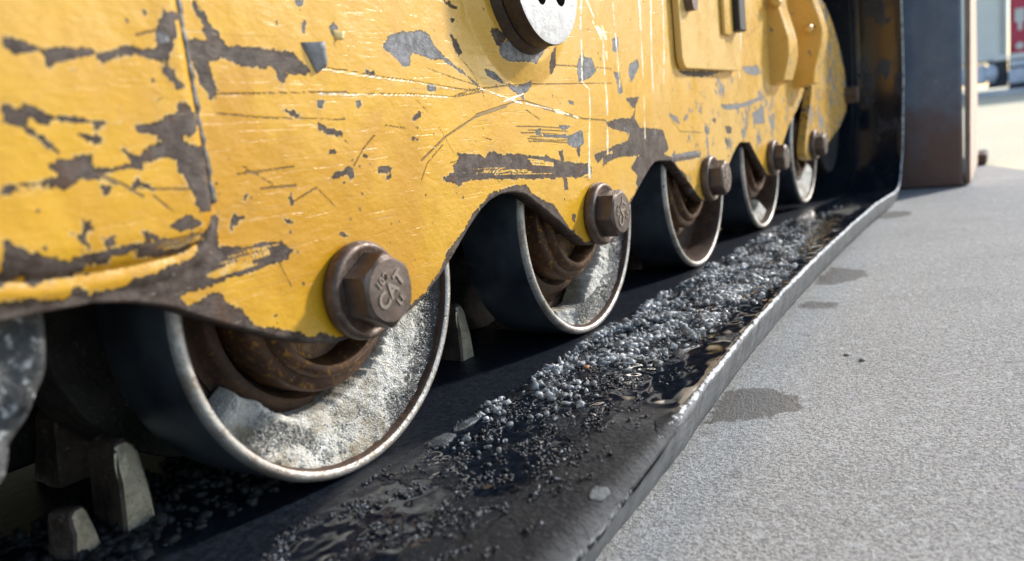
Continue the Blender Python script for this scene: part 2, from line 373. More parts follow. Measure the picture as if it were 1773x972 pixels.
# traced outlines of missing paint, scratches, pale glare streaks and the brown patch under the cover, in millimetres (y, z) on the frame plate
CHIP = {'brown':[[(-156.5,125.1),(-154.7,124.5),(-150.9,124.0),(-145.2,122.5),(-138.3,121.7),(-131.0,121.7),(-125.0,121.7),(-125.1,119.6),(-129.4,118.8),(-135.6,117.6),(-139.5,116.4),(-141.8,113.9),(-143.0,114.6),(-144.3,117.0),(-144.5,119.1),(-148.6,119.0),(-152.8,118.2),(-155.6,120.5),(-157.5,120.7)],[(-123.0,120.0),(-117.9,121.7),(-111.0,123.8),(-106.8,123.9),(-103.6,122.7),(-97.5,122.7),(-94.5,134.5),(-90.4,138.7),(-82.2,138.1),(-82.8,135.7),(-86.8,134.2),(-86.7,129.5),(-89.1,123.8),(-92.4,118.9),(-100.1,118.7),(-107.7,119.3),(-115.3,119.1),(-121.3,117.1),(-123.0,118.2)],[(-96.7,115.7),(-93.3,116.9),(-91.0,114.9),(-90.6,112.1),(-87.3,107.7),(-89.0,106.5),(-92.3,106.5),(-93.1,109.3),(-96.1,112.5)],[(-73.1,144.8),(-70.6,145.1),(-69.8,141.8),(-67.0,140.4),(-65.9,136.3),(-61.5,132.4),(-58.8,127.8),(-57.5,126.2),(-49.9,126.0),(-38.3,126.4),(-27.8,125.0),(-17.6,125.1),(-13.4,120.7),(-7.9,115.0),(-12.2,114.0),(-22.5,114.4),(-28.1,112.0),(-31.2,114.8),(-34.3,117.5),(-38.4,115.2),(-42.6,117.4),(-49.6,116.8),(-54.9,118.0),(-56.7,119.7),(-63.2,119.6),(-69.2,118.6),(-69.2,113.5),(-66.7,105.9),(-71.8,101.7),(-72.4,105.9),(-76.7,109.3),(-77.3,116.0),(-78.7,120.9),(-78.9,127.0),(-74.5,129.2),(-68.8,127.4),(-69.0,131.2),(-71.0,136.0),(-73.0,140.8)],[(-161.5,101.8),(-159.5,102.0),(-156.7,99.9),(-153.3,101.9),(-150.0,100.1),(-147.0,97.9),(-140.0,97.3),(-132.7,96.4),(-132.2,95.2),(-126.8,95.3),(-118.9,94.6),(-124.1,93.0),(-129.9,91.7),(-130.8,94.7),(-135.5,94.2),(-140.4,95.2),(-144.9,96.1),(-146.9,93.3),(-150.4,94.9),(-153.0,98.4),(-154.4,95.1),(-149.9,90.7),(-145.4,85.4),(-143.0,83.1),(-147.5,85.5),(-152.8,90.1),(-157.4,93.5),(-161.1,94.7),(-162.9,95.4)],[(-137.0,90.6),(-132.5,90.4),(-127.5,88.3),(-130.9,87.0),(-134.5,88.3)],[(-149.8,80.0),(-140.0,83.2),(-133.6,83.4),(-133.4,78.0),(-124.3,76.9),(-117.4,78.4),(-119.9,82.0),(-120.3,84.4),(-116.6,81.8),(-113.5,80.8),(-109.6,84.8),(-103.8,84.8),(-101.6,86.7),(-106.5,89.0),(-112.3,90.1),(-112.2,92.4),(-100.9,94.3),(-99.5,96.6),(-94.0,96.4),(-93.0,101.3),(-87.3,101.2),(-83.5,96.1),(-83.0,91.9),(-85.6,88.7),(-93.2,87.0),(-93.3,84.6),(-85.0,82.4),(-83.6,81.9),(-83.2,69.9),(-83.5,61.4),(-94.1,62.6),(-93.5,70.1),(-97.2,72.9),(-97.4,78.3),(-107.0,78.3),(-112.6,76.8),(-114.1,73.7),(-117.8,76.4),(-124.6,75.5),(-132.0,74.7),(-125.6,71.0),(-133.6,74.5),(-137.5,74.1),(-143.0,72.9),(-145.3,72.4),(-152.3,73.2),(-165.7,73.1),(-166.7,74.7),(-149.7,75.4),(-146.4,75.8)],[(-98.0,73.6),(-83.9,72.3),(-83.0,64.0),(-83.3,54.9),(-90.8,55.0),(-93.1,58.9),(-92.6,63.3),(-94.4,67.1),(-94.6,70.7)],[(-167.7,73.2),(-165.7,73.4),(-151.3,73.6),(-146.9,76.6),(-139.8,77.3),(-130.3,76.2),(-131.7,73.5),(-140.0,72.8),(-143.4,71.6),(-155.3,72.2),(-166.1,71.2),(-168.1,71.3)],[(-120.9,67.5),(-117.1,72.9),(-112.4,69.1),(-110.6,66.7),(-116.1,69.0)],[(-107.1,51.6),(-99.2,54.0),(-96.1,54.4),(-89.8,49.9),(-95.3,48.5),(-103.3,48.8)],[(-147.7,55.1),(-142.5,53.4),(-141.7,58.9),(-139.0,58.5),(-138.9,55.3),(-141.3,55.2),(-142.7,52.7),(-141.2,48.0),(-143.3,49.6),(-145.1,52.7)],[(-137.1,52.1),(-130.9,51.5),(-131.6,48.0),(-134.8,47.3),(-135.8,50.3)],[(-118.7,50.4),(-116.6,49.6),(-113.3,47.4),(-115.3,47.1),(-118.6,48.7)],[(-132.0,70.2),(-128.7,69.8),(-129.1,67.6),(-131.2,67.9)],[(-171.0,58.1),(-169.2,57.0),(-166.4,53.6),(-161.6,49.7),(-157.0,47.4),(-149.7,45.6),(-139.2,46.0),(-128.1,46.5),(-120.9,46.5),(-109.7,46.4),(-98.2,44.4),(-92.0,44.3),(-86.6,47.1),(-84.8,47.8),(-93.6,41.8),(-98.6,37.8),(-107.1,40.2),(-115.0,39.5),(-122.0,41.6),(-122.1,45.1),(-128.7,43.7),(-133.0,43.7),(-134.3,41.5),(-139.3,41.6),(-140.6,43.5),(-143.5,43.2),(-144.5,40.2),(-147.9,39.3),(-154.0,39.8),(-161.7,39.1),(-164.3,40.4),(-164.2,44.2),(-173.0,39.3),(-174.9,39.7)],[(-83.7,53.1),(-76.9,54.1),(-78.6,48.7),(-81.3,38.8),(-64.5,35.9),(-45.8,34.7),(-38.9,29.3),(-43.6,26.1),(-60.8,24.3),(-79.0,23.2),(-90.2,22.7),(-104.3,20.8),(-102.0,17.1),(-93.4,17.8),(-84.4,19.1),(-82.2,13.3),(-74.2,7.5),(-68.9,-1.8),(-60.7,-4.5),(-48.6,-9.3),(-46.2,-14.2),(-47.3,-22.5),(-96.4,-5.9),(-130.6,18.0),(-150.9,21.6),(-179.5,21.6),(-176.3,36.3),(-164.9,34.4),(-161.6,32.5),(-152.0,31.4),(-148.9,34.7),(-146.5,35.0),(-142.5,30.9),(-131.6,30.1),(-123.9,32.6),(-113.3,33.9),(-97.9,36.3),(-88.3,41.9)],[(-72.5,47.8),(-69.4,51.6),(-65.1,49.6),(-67.9,47.6),(-71.8,45.8)],[(-65.2,57.3),(-60.8,58.7),(-62.4,56.4)],[(-37.0,53.8),(-34.3,57.0),(-33.3,52.3),(-35.9,49.5)],[(-41.4,45.7),(-36.0,42.9),(-39.5,42.3)],[(-9.5,59.5),(-4.0,63.8),(2.3,64.3),(6.4,65.1),(5.9,62.3),(-3.0,61.6)],[(-58.3,0.5),(-55.6,1.3),(-55.6,-1.7)],[(-7.3,34.2),(-1.6,31.7),(2.5,28.7),(-2.1,29.3)],[(117.7,139.4),(123.7,137.3),(128.4,128.9),(123.6,126.9),(118.0,131.0)],[(112.9,160.5),(117.9,159.7),(127.9,156.9),(123.5,156.3),(113.6,159.1)],[(116.8,150.1),(125.2,149.5),(121.6,147.8)],[(238.4,130.8),(249.2,137.8),(251.9,128.3),(254.2,123.9),(244.4,115.6),(238.0,122.1)],[(32.0,116.5),(39.2,116.6),(39.5,114.0),(33.1,114.4)],[(67.4,89.8),(75.7,93.6),(81.2,92.6),(74.8,89.6),(68.9,88.4)],[(64.9,78.5),(71.4,78.1),(70.0,75.9),(65.5,76.8)],[(-4.0,75.4),(0.9,74.8),(-0.0,73.8),(-4.3,74.2)],[(-9.3,89.6),(-1.5,86.8),(6.8,84.9),(7.6,81.8),(11.4,78.4),(3.2,82.0),(-3.5,84.4),(-10.1,86.2)],[(-9.4,60.1),(-2.3,63.0),(4.6,64.4),(7.2,66.3),(11.4,64.3),(11.2,60.1),(7.8,58.4),(6.3,62.2),(-1.4,60.9),(-7.5,58.9)],[(30.3,63.7),(37.0,63.7),(46.9,61.9),(37.9,60.2),(31.2,60.3)],[(37.4,58.1),(41.9,58.8),(39.5,55.6),(36.6,55.9)],[(19.9,71.5),(25.9,70.0),(21.8,69.5)],[(69.9,84.6),(73.8,85.0),(71.4,82.8)],[(90.5,52.3),(103.5,54.1),(102.2,57.9),(109.9,63.5),(104.2,67.1),(121.2,64.6),(141.5,61.1),(144.6,64.1),(163.9,60.7),(179.9,60.9),(198.6,57.4),(224.9,54.6),(243.0,50.2),(276.0,45.1),(294.1,44.4),(300.5,38.9),(295.7,34.4),(270.1,34.4),(230.6,37.6),(173.2,42.6),(135.9,46.4),(110.8,47.7),(108.0,44.8),(101.9,46.8),(90.1,50.5)],[(161.5,37.6),(185.9,37.8),(196.0,32.1),(195.2,28.1),(160.3,32.3)],[(157.3,145.2),(173.9,142.2),(175.9,139.6),(166.8,132.7),(162.4,135.1)],[(336.3,76.8),(393.2,78.2),(404.1,85.1),(395.6,88.9),(383.5,96.3),(416.3,96.7),(405.3,90.5),(400.2,77.9),(410.0,68.3),(471.2,63.5),(483.5,42.8),(431.1,27.1),(402.3,10.9),(391.7,6.5),(400.0,22.5),(383.0,31.5),(388.8,36.5),(415.3,47.5),(431.0,50.2),(416.3,52.1),(368.6,48.9),(358.8,44.3),(343.0,50.7),(312.9,42.8),(306.7,50.0),(343.8,54.1),(379.4,57.2),(385.5,64.0),(363.7,66.9),(339.3,71.6)],[(244.6,57.7),(251.1,57.2),(252.4,47.9),(246.2,49.9)],[(247.8,34.3),(254.4,33.6),(251.1,26.1)],[(276.1,61.8),(284.6,59.7),(279.0,50.5),(275.1,53.9)],[(131.8,31.2),(160.4,37.6),(189.9,36.9),(198.5,28.1),(222.4,19.7),(232.5,12.9),(242.1,2.1),(248.8,-4.7),(267.7,-15.6),(270.3,-24.0),(239.3,-10.8),(205.2,9.3),(180.2,23.3),(159.0,31.1),(137.5,30.5),(121.8,24.5),(105.5,12.9),(93.3,5.7),(81.9,0.2),(83.2,6.0),(106.5,17.4),(119.4,26.5)],[(323.2,48.5),(353.3,48.3),(387.2,54.7),(428.3,54.4),(451.2,43.6),(489.6,33.4),(581.8,31.7),(580.6,26.3),(495.5,28.0),(507.0,14.4),(541.6,-2.1),(539.3,-12.4),(497.2,2.7),(454.6,29.0),(420.8,20.3),(400.2,8.7),(390.3,16.6),(404.6,28.7),(382.5,33.0),(419.3,41.2),(352.4,44.1),(331.5,41.6),(321.0,38.4)],[(247.5,36.4),(254.3,35.7),(252.3,26.4),(246.7,27.1)],[(256.2,6.2),(261.5,5.5),(259.0,-0.4),(254.5,2.2)],[(242.2,21.0),(246.1,20.5),(245.5,17.8)],[(606.2,59.5),(621.3,57.8),(616.7,51.3),(604.7,52.8)],[(684.0,56.9),(712.4,55.6),(710.5,47.3),(688.9,47.4)],[(681.3,44.7),(700.6,35.3),(692.3,30.6),(676.5,38.9)],[(525.2,122.7),(678.2,123.7),(650.8,119.5),(606.6,116.3),(550.3,117.7)],[(633.0,68.0),(652.3,67.3),(644.5,61.7)],[(-100.4,137.6),(-98.6,137.4),(-99.1,135.0),(-100.1,135.0)],[(-27.1,139.7),(-25.3,139.3),(-24.7,136.6),(-26.1,137.4)],[(-101.8,102.7),(-99.0,103.0),(-99.8,101.4),(-101.6,101.5)],[(-135.0,113.7),(-133.5,113.7),(-134.1,112.6)],[(-31.2,97.6),(-23.7,96.9),(-20.5,94.0),(-23.5,92.0),(-27.1,93.2)],[(-31.1,112.5),(-26.8,112.0),(-28.7,109.2)]],'grey':[[(-11.6,150.0),(-5.0,150.6),(-6.2,148.1),(-10.4,146.8)],[(-10.1,138.9),(-6.4,141.0),(-7.9,133.8),(-10.5,134.1)],[(9.6,138.1),(13.0,140.5),(15.4,138.4),(13.5,134.8),(10.1,133.7)],[(-8.2,100.9),(-1.9,101.3),(-3.4,97.4),(-7.5,98.0)],[(51.7,131.9),(56.9,136.5),(70.7,139.3),(79.9,139.3),(87.9,141.2),(95.0,138.3),(99.5,131.5),(106.6,127.0),(118.0,121.3),(129.9,115.3),(144.1,106.5),(148.1,102.6),(135.7,110.3),(117.5,118.8),(102.0,124.5),(90.0,124.2),(77.3,127.3),(72.2,124.9),(73.0,120.4),(64.7,119.7),(60.2,123.5),(52.5,127.6),(50.4,129.7)],[(167.1,134.0),(175.9,139.6),(194.9,130.3),(227.5,136.2),(230.2,134.9),(212.9,123.1),(199.1,124.2),(188.3,124.6),(177.6,123.7),(166.3,130.1)],[(151.7,119.3),(163.4,116.9),(174.7,110.3),(190.0,107.6),(210.3,111.1),(209.2,106.1),(199.8,102.0),(198.9,97.8),(186.4,103.5),(177.0,109.0),(160.1,112.9),(153.1,114.8)],[(84.8,109.1),(95.5,108.5),(94.8,105.3),(86.0,105.6)],[(20.7,100.4),(26.2,100.8),(25.4,97.1),(22.0,95.7)],[(211.3,75.3),(220.4,76.3),(219.5,72.0),(263.8,68.8),(289.2,72.3),(290.0,59.3),(268.4,58.4),(259.1,62.9),(263.3,66.5),(231.2,69.1),(210.5,71.7)],[(249.1,78.0),(272.1,75.5),(258.0,73.5),(250.0,74.6)],[(264.6,95.9),(278.2,95.6),(277.4,91.7)],[(289.8,124.5),(303.4,137.5),(305.7,131.2),(320.4,130.0),(325.9,120.3),(313.0,113.7),(290.3,110.4)],[(364.3,148.1),(377.6,150.4),(376.8,136.6),(364.2,137.9)],[(399.2,126.6),(419.3,132.4),(422.5,125.2),(400.3,110.5),(395.3,119.4)],[(362.2,119.1),(375.2,119.2),(375.8,112.2),(380.2,101.7),(368.8,100.0),(368.5,108.7)],[(774.9,131.3),(833.0,132.3),(851.2,134.9),(875.9,123.7),(839.0,119.9),(789.0,122.8)],[(669.3,83.8),(756.3,82.9),(878.1,92.1),(886.7,88.4),(787.4,78.9),(709.5,75.6),(681.8,78.4)],[(810.4,69.3),(874.7,76.8),(878.8,52.9),(815.4,53.3),(817.4,62.3)],[(773.8,72.7),(790.0,72.2),(784.0,63.5)],[(1068.0,135.0),(1099.1,136.8),(1100.4,115.1),(1074.5,109.7),(1063.0,123.0)],[(490.8,79.3),(514.7,75.1),(525.6,65.8),(508.6,70.1)],[(647.4,103.9),(659.5,99.9),(661.3,92.9)],[(491.1,36.3),(571.1,35.0),(575.8,30.0),(531.3,31.5),(490.4,32.9)],[(546.9,77.5),(551.5,73.8),(536.5,67.2),(537.7,72.5)],[(-73.9,46.6),(-71.5,47.1),(-71.1,43.7),(-72.9,43.5)],[(-96.1,129.0),(-92.4,129.6),(-90.1,127.7),(-93.5,124.4),(-96.4,125.5)]],'lines':[(0.35,[(-3.3,117.5),(18.0,116.3),(41.0,113.4),(75.6,110.8),(114.9,106.6),(143.6,103.9)]),(0.3,[(-6.1,104.8),(23.0,104.0),(74.0,103.4),(113.7,101.1),(143.6,103.9)]),(0.6,[(71.2,64.2),(97.8,76.7),(133.0,87.5),(158.0,91.9),(184.9,96.7),(198.8,97.1),(241.9,89.6),(291.1,81.0),(336.5,77.6)]),(1.2,[(135.6,88.7),(158.0,91.9),(173.8,94.2)]),(1.2,[(226.8,91.5),(257.6,86.8),(280.6,82.2)]),(0.4,[(41.9,86.4),(60.6,83.9)]),(0.4,[(32.5,81.4),(21.4,74.6),(11.7,65.9)]),(0.3,[(71.7,101.2),(83.2,92.8)]),(0.35,[(93.0,82.9),(104.2,67.1)]),(0.3,[(68.7,52.6),(76.7,62.5),(94.7,72.0)]),(0.4,[(125.4,125.1),(137.0,116.6),(147.5,100.0)]),(0.3,[(88.7,118.4),(116.2,112.7),(142.1,107.8)]),(0.3,[(113.8,101.7),(132.3,105.3),(171.5,107.7),(215.6,108.9),(355.9,109.6)]),(0.3,[(-68.4,105.0),(15.2,105.1)]),(0.3,[(-69.2,96.5),(-44.1,93.8),(12.1,90.6)]),(0.3,[(-64.4,69.0),(-29.6,69.5)]),(0.5,[(-51.2,61.0),(-30.3,60.4)]),(0.5,[(-105.5,127.8),(-95.9,130.2)]),(0.7,[(-132.1,75.2),(-123.0,70.2),(-116.1,64.8)]),(0.25,[(-52.9,61.1),(-30.9,60.0)]),(0.3,[(-33.9,52.6),(-17.3,57.7)]),(0.3,[(-111.5,64.7),(-103.6,56.8)]),(0.25,[(-110.9,67.2),(-92.8,65.0)]),(0.25,[(-17.3,57.7),(-6.2,46.7)]),(0.3,[(-49.2,25.1),(-44.0,12.1)]),(0.3,[(-60.3,72.2),(-44.9,62.4)]),(0.6,[(-133.3,75.6),(-125.7,70.6)]),(0.3,[(100.1,60.8),(126.7,60.2),(137.3,56.2)]),(0.4,[(200.2,90.7),(218.9,83.0)]),(0.3,[(243.0,123.6),(358.7,122.4)]),(0.5,[(490.4,77.6),(521.5,58.9),(598.7,53.2)]),(0.5,[(532.5,85.1),(526.4,69.3)]),(0.4,[(814.4,162.9),(852.7,141.7)]),(0.4,[(808.0,171.4),(881.7,190.9)]),(0.3,[(139.5,74.3),(151.1,71.7)]),(0.25,[(218.7,40.3),(298.9,31.6)]),(0.22,[(183.9,79.3),(216.1,77.8),(251.2,75.0)]),(0.39,[(201.1,75.9),(230.8,74.3),(262.9,71.8)]),(0.2,[(189.9,74.5),(216.9,73.0),(245.9,70.5)]),(0.4,[(201.8,71.2),(231.4,69.5),(263.4,66.6)]),(0.41,[(198.9,69.8),(228.7,66.9),(261.5,65.0)]),(0.32,[(199.6,67.8),(228.7,65.9),(260.1,62.9)]),(0.6,[(-120.5,45.5),(-106.2,45.6),(-90.9,45.8)]),(0.6,[(-115.0,44.3),(-105.7,43.9),(-95.8,44.2)]),(0.42,[(-118.9,43.0),(-108.3,43.0),(-97.1,42.4)]),(0.27,[(-116.7,41.7),(-110.1,41.3),(-103.1,41.0)]),(0.39,[(-118.9,40.5),(-110.2,39.5),(-100.9,39.3)])],'keep':[(0.35,[(-84.0,27.5),(-69.4,28.9),(-53.8,30.0)]),(0.33,[(-78.3,29.5),(-65.8,29.9),(-52.4,31.1)]),(0.39,[(-82.7,30.9),(-68.7,31.3),(-53.8,31.9)]),(0.3,[(-77.8,32.9),(-66.4,33.3),(-54.6,32.9)]),(0.38,[(-70.9,34.8),(-59.5,33.8),(-47.2,33.6)]),(0.56,[(-86.9,25.4),(-74.9,26.2),(-62.2,26.8)]),(0.37,[(-85.3,26.2),(-75.0,27.3),(-64.4,27.9)]),(0.63,[(-88.6,26.4),(-78.8,27.5),(-68.6,28.3)]),(0.56,[(-89.5,26.7),(-80.3,27.9),(-70.8,28.9)]),(0.42,[(-89.5,27.2),(-77.6,29.1),(-65.2,30.6)]),(0.52,[(195.7,55.4),(214.4,52.7),(233.9,48.9)]),(0.65,[(199.7,53.1),(216.2,51.2),(233.2,48.0)]),(0.65,[(201.6,51.1),(217.2,49.1),(233.6,47.0)]),(0.21,[(124.0,54.3),(143.1,53.3),(163.3,51.6)]),(0.13,[(136.4,51.8),(163.6,50.1),(193.0,47.5)]),(0.3,[(126.4,51.4),(160.9,49.1),(199.2,45.6)]),(0.32,[(148.7,48.3),(186.8,45.2),(229.7,41.4)]),(0.66,[(-111.2,44.8),(-101.9,44.7),(-92.1,44.5)]),(0.73,[(-113.1,43.7),(-103.1,43.4),(-92.4,43.8)]),(0.61,[(-110.0,42.5),(-102.2,42.5),(-94.1,43.1)])],'glare_gouge':[(1.3,[(310.2,177.1),(304.9,161.1),(301.5,137.4),(297.5,110.4),(309.0,104.0),(307.4,87.8),(300.6,65.2),(293.5,32.9)]),(1.0,[(319.5,177.9),(334.6,159.7),(353.3,145.1),(350.2,130.7),(343.6,147.1),(327.1,160.9)]),(1.0,[(330.7,177.2),(342.9,161.9),(355.2,144.3)]),(1.0,[(374.0,182.4),(372.6,157.0),(373.5,131.3),(373.3,110.5),(370.1,86.0)]),(1.4,[(436.2,187.7),(434.1,160.3),(431.5,132.7),(428.7,108.7),(427.5,91.9),(422.6,58.3)]),(1.4,[(466.9,190.2),(458.5,152.3),(454.9,123.8),(451.2,95.3)]),(1.0,[(344.2,140.5),(343.1,117.2),(342.1,93.6),(334.5,49.6)]),(1.2,[(499.6,193.0),(496.0,163.7),(490.6,134.2),(485.1,114.5)]),(1.6,[(499.1,193.0),(496.9,168.2),(492.9,143.2),(483.1,109.7)]),(4.5,[(794.6,219.9),(791.9,200.6),(781.5,178.6),(777.7,161.4)]),(2.5,[(781.6,161.5),(766.4,146.1),(747.7,130.8)]),(2.0,[(755.4,131.0),(763.7,116.1)]),(0.6,[(199.8,102.0),(185.5,99.4),(171.8,96.9)]),(0.5,[(141.8,106.5),(174.9,99.6),(195.5,95.1)]),(0.5,[(201.1,94.9),(241.9,89.6),(284.1,82.1)]),(0.4,[(-3.5,116.9),(40.8,112.6),(75.4,109.9),(114.7,105.6)]),(0.35,[(-6.2,104.1),(73.8,102.5),(111.4,100.5)])]}

# ------------------------------------------------------------------ THE SETTING
GZ = -.148
def ground():
    xs = np.concatenate([np.linspace(-.30, .06, 10)[:-1], np.linspace(.06, .5, 100), np.linspace(.5, 1.4, 40)[1:]])
    ys = np.concatenate([np.linspace(-2.2, -.3, 20)[:-1], np.linspace(-.3, 1.0, 240), np.linspace(1.0, 2.6, 90)[1:]])
    X, Y = np.meshgrid(xs, ys)
    # the slab's far side runs obliquely: y < 2.286 - 2.54 * (x - .249)
    lim = 2.30 - 2.54*(X - .249)
    T = np.minimum(1, np.maximum(0, (lim + 2.2)/(2.6 + 2.2)))
    Yc = np.minimum(Y, np.maximum(lim, -2.2))
    V = np.stack([X, Yc, np.full_like(X, GZ)], -1).reshape(-1, 3)
    nx, ny = len(xs), len(ys); F = []
    for j in range(ny-1):
        for i in range(nx-1):
            a = j*nx+i
            if Yc[j+1, i] - Yc[j, i] < 1e-5 and Yc[j+1, i+1] - Yc[j, i+1] < 1e-5: continue
            F.append((a, a+1, a+nx+1, a+nx))
    # wide extension to left / rear
    b = len(V); V = np.vstack([V, [(-8, -9, GZ), (-.30, -9, GZ), (-.30, 3.6945, GZ), (-8, 23.25, GZ), (1.4, -9, GZ), (1.4, -2.2, GZ), (-.30, -2.2, GZ), (3.2, -9, GZ), (3.2, -5.196, GZ), (1.4, -.6235, GZ), (-.30, 2.6, GZ), (.131, 2.6, GZ)]])
    F += [(b, b+1, b+2, b+3), (b+1, b+4, b+5, b+6), (b+4, b+7, b+8, b+9), (b+10, b+11, b+2)]
    me = mesh(V, F); P = np.array([v[:2] for v in V])*1000
    set_attr(me, 'sd_wet', sdf_polys(P, WET, 40)); set_attr(me, 'sd_mark', sdf_lines(P, [(.9, l) for l in GL], 12))
    o = link('concrete_slab', me, None, [CONC]); tag(o, kind='structure')
    m = M('pale_sandy_yard'); a = m.noise(1.2, 5, .6, stretch=(1, .4, 1)); g = m.noise(60, 5, .7)
    c = m.mix(m.ramp(a, .3, .7), (.86, .76, .50), (.90, .82, .60)); c = m.mix(m.ramp(g, .5, .75), c, (.66, .54, .35))
    m.set(Base_Color=c, Roughness=.85, Normal=m.bump(g, .01, .6))
    o = link('sandy_yard', mesh([(-150, -150, GZ-.006), (150, -150, GZ-.006), (150, 250, GZ-.006), (-150, 250, GZ-.006)], [(0, 1, 2, 3)]), None, [m.m]); tag(o, kind='structure')
WET= [[(120.8, 218.0), (117.3, 293.9), (146.5, 306.1), (174.3, 290.1), (178.3, 265.2), (163.7, 244.5), (133.6, 224.9)], [(105.7, 700.9), (107.4, 808.5), (150.3, 786.5), (161.7, 752.6), (149.5, 721.2), (126.6, 697.6)], [(110.8, 579.2), (117.4, 607.5), (149.0, 603.5), (153.3, 584.6), (130.5, 572.4)], [(108.5, 1261.9), (110.4, 1371.1), (155.3, 1354.7), (156.7, 1306.7), (136.7, 1268.0)]]
GL= [[(146.5, 518.6), (189.4, 544.2)], [(261.6, 393.0), (291.6, 412.8), (317.5, 427.0)], [(131.0, 157.3), (148.0, 146.6), (166.1, 131.5)], [(202.2, 366.0), (215.2, 366.9)], [(231.0, 150.6), (240.6, 148.2)], [(311.9, 158.9), (316.5, 156.2)], [(229.5, 88.4), (238.3, 85.4)]]

ground()

# ------------------------------------------------------------------ THE MACHINE
TR = bpy.data.objects.new('track_loader', None); col.objects.link(TR)
tag(TR, 'chipped yellow tracked loader undercarriage with five road wheels in a black rubber track', 'track loader')

def base_outline():
    pts = [(-.90, .036), (-.60, .036), (-.40, .035), (-.30, .033), (-.175, .029), (-.141, .0275), (-.125, .024), (-.109, .018), (-.095, .010), (-.082, .003), (-.060, -.008), (-.037, -.018), (-.020, -.0225), (0, -.0235), (.030, -.0225),
           (.045, -.020), (.055, -.0165), (.073, -.008), (.090, .003), (.110, .017), (.128, .0275), (.141, .0325), (.155, .035), (.170, .0345)]
    for k, (dz) in ((1, 0), (2, .0), (3, .0)):
        o = .3*k
        pts += [(o-.112, .031), (o-.098, .023), (o-.068, .005), (o-.038, -.0135), (o-.026, -.0205), (o-.014, -.0235), (o+.0, -.0245), (o+.022, -.0235)]
        if k < 3: pts += [(o+.040, -.019), (o+.055, -.0115), (o+.075, .001), (o+.110, .0195), (o+.130, .0285), (o+.143, .033), (o+.155, .0335), (o+.168, .032)]
    pts += [(.930, -.021), (.945, -.012), (.960, .002), (.985, .020), (1.02, .038), (1.055, .054), (1.10, .070), (1.135, .085), (1.155, .102), (1.170, .125), (1.180, .16), (1.186, .20), (1.19, .30)]
    return np.array(pts)
OUT = base_outline()
ZT = .62
def frame_plate():
    # column spacing grows with distance
    ys = [-.90, -.75, -.60, -.5, -.42, -.36]; y = -.32
    while y < 1.188:
        ys.append(y); d = math.hypot(.3, y + .31) if y > -.31 else .3
        step = max(.0007, .00105*d/.45)
        y += step
    ys.append(1.19); ys = np.array(ys)
    zb = np.interp(ys, OUT[:, 0], OUT[:, 1])
    nr = 270
    tt = np.concatenate([np.linspace(0, 1, nr)])
    X0 = .012
    V = np.zeros((len(ys), nr + 4, 3))
    for i, yy in enumerate(ys):
        z0 = zb[i]; zt = .275
        if z0 > zt - .01: zt = z0 + .02
        z = z0 + (zt - z0)*tt
        V[i, :nr, 1] = yy; V[i, :nr, 2] = z; V[i, :nr, 0] = X0
        for k, zz in enumerate((.32, .40, .52, ZT)): V[i, nr + k] = (X0, yy, max(zz, z[-1] + .003*(k+1)))
    # raised rear panel: proud by 4.5 mm, its lower edge rolled under
    gy = np.array([-.7, -.300, -.173, -.165, -.149, -.124, -.104, -.092, -.085, -.080]); gz = np.array([.044, .044, .043, .041, .0395, .0385, .039, .042, .048, .060])
    zz = V[..., 2]; yy = V[..., 1]
    gl = np.interp(yy, gy, gz)
    sy = 1/(1 + np.exp((yy + .0825)/.0011)); t = np.clip((zz - gl)/.012, 0, 1)
    roll_ = np.sqrt(np.clip(1 - (1 - t)**2, 0, 1))
    V[..., 0] += .0050*sy*roll_
    # rolled lip below the groove
    t2 = np.clip((gl - zz)/.010, 0, 1); V[..., 0] += .0026*sy*np.sin(np.pi*t2)*(zz < gl)*.65
    # gentle plate dents
    for i in range(V.shape[0]):
        for k in range(0, V.shape[1]):
            if k < nr: V[i, k, 0] += .0006*nz(V[i, k, 1]*22, V[i, k, 2]*22) + .00018*nz(V[i, k, 1]*90, V[i, k, 2]*90, 4)
    # raised cone of the pivot boss
    rr_ = np.hypot(V[..., 1] - .207, V[..., 2] - .181); V[..., 0] += .006*np.clip((.074 - rr_)/.016, 0, 1)
    ny, nz_ = V.shape[:2]
    verts = V.reshape(-1, 3).tolist(); F = []
    for i in range(ny-1):
        for k in range(nz_-1):
            a = i*nz_+k; F.append((a, a+nz_, a+nz_+1, a+1))
    # edge round-over + thickness
    nbase = len(verts); E = []
    for i in range(ny):
        x, yv, z = V[i, 0]
        i0, i1 = max(i-1, 0), min(i+1, ny-1); d = V[i1, 0] - V[i0, 0]; n = np.array([0, d[2], -d[1]]); n /= np.linalg.norm(n)
        verts.append((x - .0009, yv + n[1]*.0007, z + n[2]*.0007)); verts.append((x - .003, yv + n[1]*.0009, z + n[2]*.0009)); verts.append((.0005, yv + n[1]*.0009, z + n[2]*.0009)); verts.append((.0005, yv, ZT))
    for i in range(ny-1):
        a = i*nz_; b = nbase + 4*i
        F.append((a, b, b+4, a+nz_)); F.append((b, b+1, b+5, b+4)); F.append((b+1, b+2, b+6, b+5)); F.append((b+2, b+3, b+7, b+6)); 
        F.append((nbase+4*i+3, a+nz_-1, a+2*nz_-1, nbase+4*i+7))
    me = mesh(verts, F)
    A = np.array(verts); P = A[:, 1:3]*1000
    set_attr(me, 'sd_brown', sdf_polys(P, CHIP['brown'])); set_attr(me, 'sd_grey', sdf_polys(P, CHIP['grey']))
    set_attr(me, 'gw', np.where(P[:, 0] > 240, 8.0, 1.0)); set_attr(me, 'sd_line', sdf_lines(P, CHIP['lines'])); set_attr(me, 'sd_keep', sdf_lines(P, CHIP['keep'])); set_attr(me, 'sd_glare_gouge', sdf_lines(P, CHIP['glare_gouge']))
    e = np.full(len(A), 40.0)
